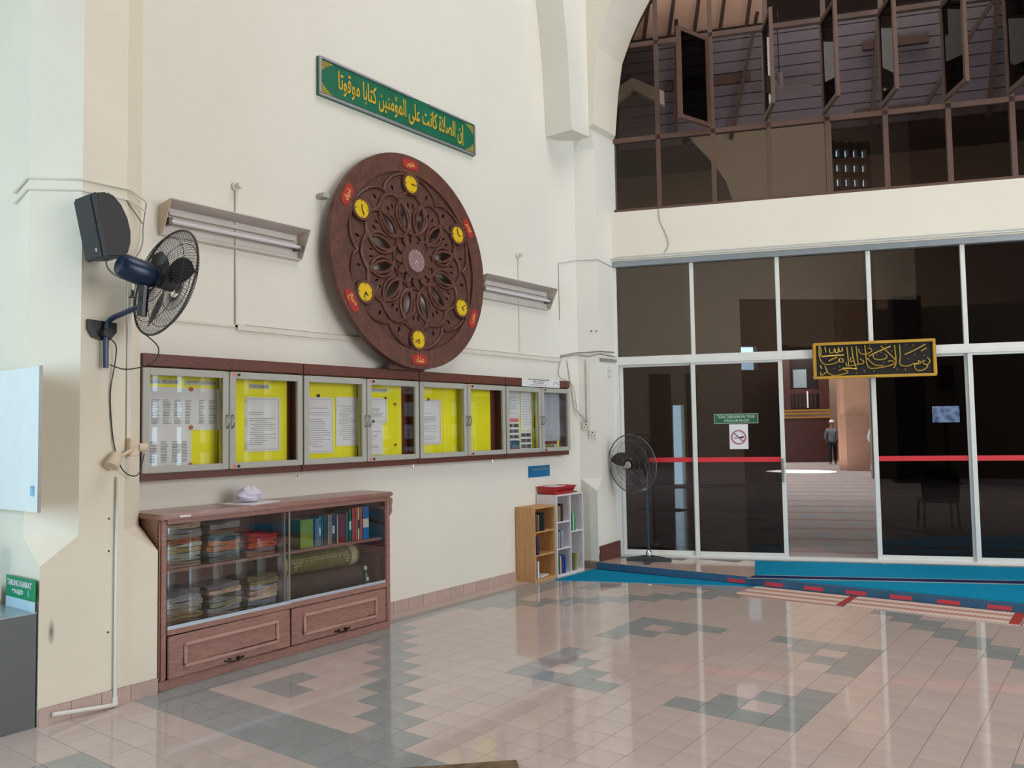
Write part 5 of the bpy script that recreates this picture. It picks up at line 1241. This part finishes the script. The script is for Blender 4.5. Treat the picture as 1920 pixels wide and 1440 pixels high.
for k in range(7): q.box(.42+k*.15, .46+k*.15, .12, .16, 2.3, 2.9)
q.build('balusters', MW, g)
q = MB(); q.box(1.0, 1.06, -.02, .02, 2.3, 3.0); q.build('white_microphone_stand', PVC, g)
# tan pillar
TP = mat('tan_stone_pillar', 'A9836A', .6, var=.06, scale=1.5)
q = MB(); q.prism([(-.75, 0), (-.45, -.45), (.45, -.45), (.75, 0), (.45, .6), (-.45, .6)], 0, 1.9)
g = thing('stone_pillar', 'tan stone pillar with stepped base behind the open doorway', 'pillar', (-1.95, 25.2, .08), R(8))
q.build('pedestal', mat('tan_pedestal', '8C6B58', .6, var=.06), g); MB().prism([(-.75, 0), (-.5, -.3), (.28, -.3), (.6, .05), (.4, .5), (-.5, .5)], 1.9, 9).build('shaft', TP, g)
MB().box(-.75, -.45, -.1, .3, .0, 9).build('pilaster_strip', TP, g)
g = thing('dark_pillar', 'dark square pillar seen through the right hand glass panel', 'pillar', DW(5.93, 14, .08), A22)
MB().box(-.36, .36, -.3, .3, 0, 5).build('shaft', mat('dark_pillar', '2A211E', .7), g); MB().box(-.42, .42, -.36, .36, 0, .5).build('pedestal', MC['dark_pillar'], g)
struct(MB().box(5.2, 12, 15.5, 15.8, .08, 5).build('wall_hall_side', mat('olive_wall', '7A745E', .8), loc=D0, rz=A22))
g = thing('television', 'lit flat television screen seen through the right hand glass panel', 'television', DW(6.66, 13.2, 1.65), A22)
MB().box(-.34, .34, 0, .06, 0, .46).build('casing', BLACK, g); 
q = MB(); q.box(-.32, .32, -.003, 0, .02, .44)
SCM = bpy.data.materials.new('tv_picture'); SCM.use_nodes = True; nt = SCM.node_tree; b = nt.nodes['Principled BSDF']; tc = nt.nodes.new('ShaderNodeTexCoord'); n = nt.nodes.new('ShaderNodeTexVoronoi'); n.inputs['Scale'].default_value = 7
r = nt.nodes.new('ShaderNodeValToRGB'); r.color_ramp.elements[0].color = (.02, .05, .15, 1); r.color_ramp.elements[1].color = (.4, .6, 1, 1); nt.links.new(tc.outputs['Object'], n.inputs['Vector']); nt.links.new(n.outputs['Distance'], r.inputs['Fac']); nt.links.new(r.outputs['Color'], b.inputs['Emission Color']); b.inputs['Emission Strength'].default_value = 7
q.build('screen', SCM, g)
MB().box(-.05, .05, .02, .05, -1.57, 0).build('stand_pole', BLACK, g); MB().box(-.3, .3, -.15, .2, -1.57, -1.53).build('stand_base', BLACK, g)
g = thing('hall_speaker', 'black box loudspeaker fixed high on the inner wall behind glass', 'speaker', DW(7.15, 15.4, 2.62), A22)
MB().box(-.2, .2, -.25, .0, 0, .65).build('cabinet_shell', BLACK, g, bevel=.01); MB().box(-.18, .18, -.262, -.25, .03, .62).build('grille', mat('grille_black', '101012', .7), g)
# chair behind glass
g = thing('plastic_chair', 'black plastic chair with arched back behind the right glass panel', 'chair', DW(4.3, 3.2, .08), A22)
q = MB(); q.prism([(-.25, .42), (.25, .42), (.26, .75), (.20, .88), (.1, .93), (-.1, .93), (-.20, .88), (-.26, .75)], -.02, .015, 'y'); q.build('backrest', BLACK, g, bevel=.005)
MB().box(-.25, .25, -.0, .45, .40, .43).build('seat', BLACK, g, bevel=.008)
for sx in (-.22, .22):
    for sy in (.02, .42): MB().tube([(sx, sy, .40), (sx*1.1, sy+(.03 if sy > .2 else -.03), 0)], .018, 6).build('leg', BLACK, g)

# people in the prayer hall
def skin_mesh(pts, edges, rad, name, mt, parent, lvl=1):
    me = bpy.data.meshes.new(name); me.from_pydata(pts, edges, []); o = bpy.data.objects.new(name, me); COL.objects.link(o)
    md = o.modifiers.new('s', 'SKIN'); 
    for i, r_ in enumerate(rad): me.skin_vertices[0].data[i].radius = (r_, r_) if not isinstance(r_, tuple) else r_
    me.skin_vertices[0].data[0].use_root = True
    o.modifiers.new('u', 'SUBSURF').levels = lvl
    dg = bpy.context.evaluated_depsgraph_get(); m2 = bpy.data.meshes.new_from_object(o.evaluated_get(dg)); bpy.data.objects.remove(o)
    m2.materials.clear(); m2.materials.append(mt); m2.shade_smooth(); q = bpy.data.objects.new(name, m2); COL.objects.link(q); q.parent = parent
    return q
SKIN = mat('skin', '8A6048', .6, var=.03)
def person(loc, rz, lab, shirt, trouser, robe=False):
    g = thing('person', lab, 'person', loc, rz)
    st = .1
    pts = [(0, 0, .95), (0, 0, 1.15), (0, .01, 1.36), (0, .0, 1.47), (0, -.01, 1.56), (0, -.01, 1.66),
           (.17, .01, 1.36), (.24, .03, 1.12), (.20, -.08, .92), (.19, -.12, .86), (-.17, .01, 1.36), (-.24, .03, 1.12), (-.20, -.06, .92), (-.19, -.10, .86),
           (.09, 0, .88), (.10, st, .50), (.10, st+.05, .09), (.10, st-.08, .03), (-.09, 0, .88), (-.10, -st, .48), (-.10, -st*.3, .09), (-.10, -st-.10, .03)]
    ed = [(0, 1), (1, 2), (2, 3), (3, 4), (4, 5), (2, 6), (6, 7), (7, 8), (8, 9), (2, 10), (10, 11), (11, 12), (12, 13), (0, 14), (14, 15), (15, 16), (16, 17), (0, 18), (18, 19), (19, 20), (20, 21)]
    rad = [(.13, .1), (.13, .1), (.14, .1), .055, .08, .085, .055, .045, .035, .035, .055, .045, .035, .035, .085, .06, .045, .04, .085, .06, .045, .04]
    skin_mesh(pts, ed, rad, 'body', SKIN, g)
    skin_mesh([(0, 0, .82), (0, 0, .98), (0, 0, 1.15), (0, .01, 1.37), (.18, .01, 1.37), (.25, .03, 1.12), (.22, -.05, .98), (-.18, .01, 1.37), (-.25, .03, 1.12), (-.22, -.04, .98)],
              [(0, 1), (1, 2), (2, 3), (3, 4), (4, 5), (5, 6), (3, 7), (7, 8), (8, 9)], [(.17, .13), (.165, .13), (.16, .12), (.16, .11), .075, .062, .052, .075, .062, .052], 'shirt', shirt, g)
    if robe: MB().lathe([(.16, 1.0), (.18, .8), (.21, .4), (.24, .08), (.22, .08), (.15, .9)], seg=20).build('robe_skirt', shirt, g, smooth=True)
    else:
        skin_mesh([(0, 0, .90), (.09, 0, .84), (.10, st, .50), (.10, st+.05, .10), (-.09, 0, .84), (-.10, -st, .48), (-.10, -st*.3, .10)], [(0, 1), (1, 2), (2, 3), (0, 4), (4, 5), (5, 6)], [(.13, .11), .10, .078, .065, .10, .078, .065], 'trousers', trouser, g)
    MB().lathe([(0, 1.765), (.05, 1.76), (.085, 1.735), (.098, 1.70), (.10, 1.66), (.09, 1.66), (0, 1.70)], (0, -.01, 0), 20).build('cap', PAPER, g, smooth=True)
    fc = MB(); fc.add([(.012, -.10, 1.61), (-.012, -.10, 1.61), (0, -.118, 1.60), (0, -.095, 1.635)], [(0, 1, 2), (0, 2, 3), (1, 3, 2), (0, 3, 1)]); fc.build('nose', SKIN, g)
    for s in (-1, 1): MB().lathe([(0, -.02), (.014, -.015), (.016, 0), (.014, .015), (0, .02)], (s*.088, 0, 1.61), 8).build('ear', SKIN, g)
    return g
person((-4.0, 28.9, .08), R(200), 'person in white cap and grey checked shirt walking away in the prayer hall', mat('grey_check_shirt', '5F6872', .9, var=.25, scale=25), mat('black_trousers', '15131A', .9))
person((-1.18, 24.0, .08), R(180), 'person in white robe and cap half hidden by the sliding door frame', mat('white_robe', 'C9CCD6', .9), None, True)
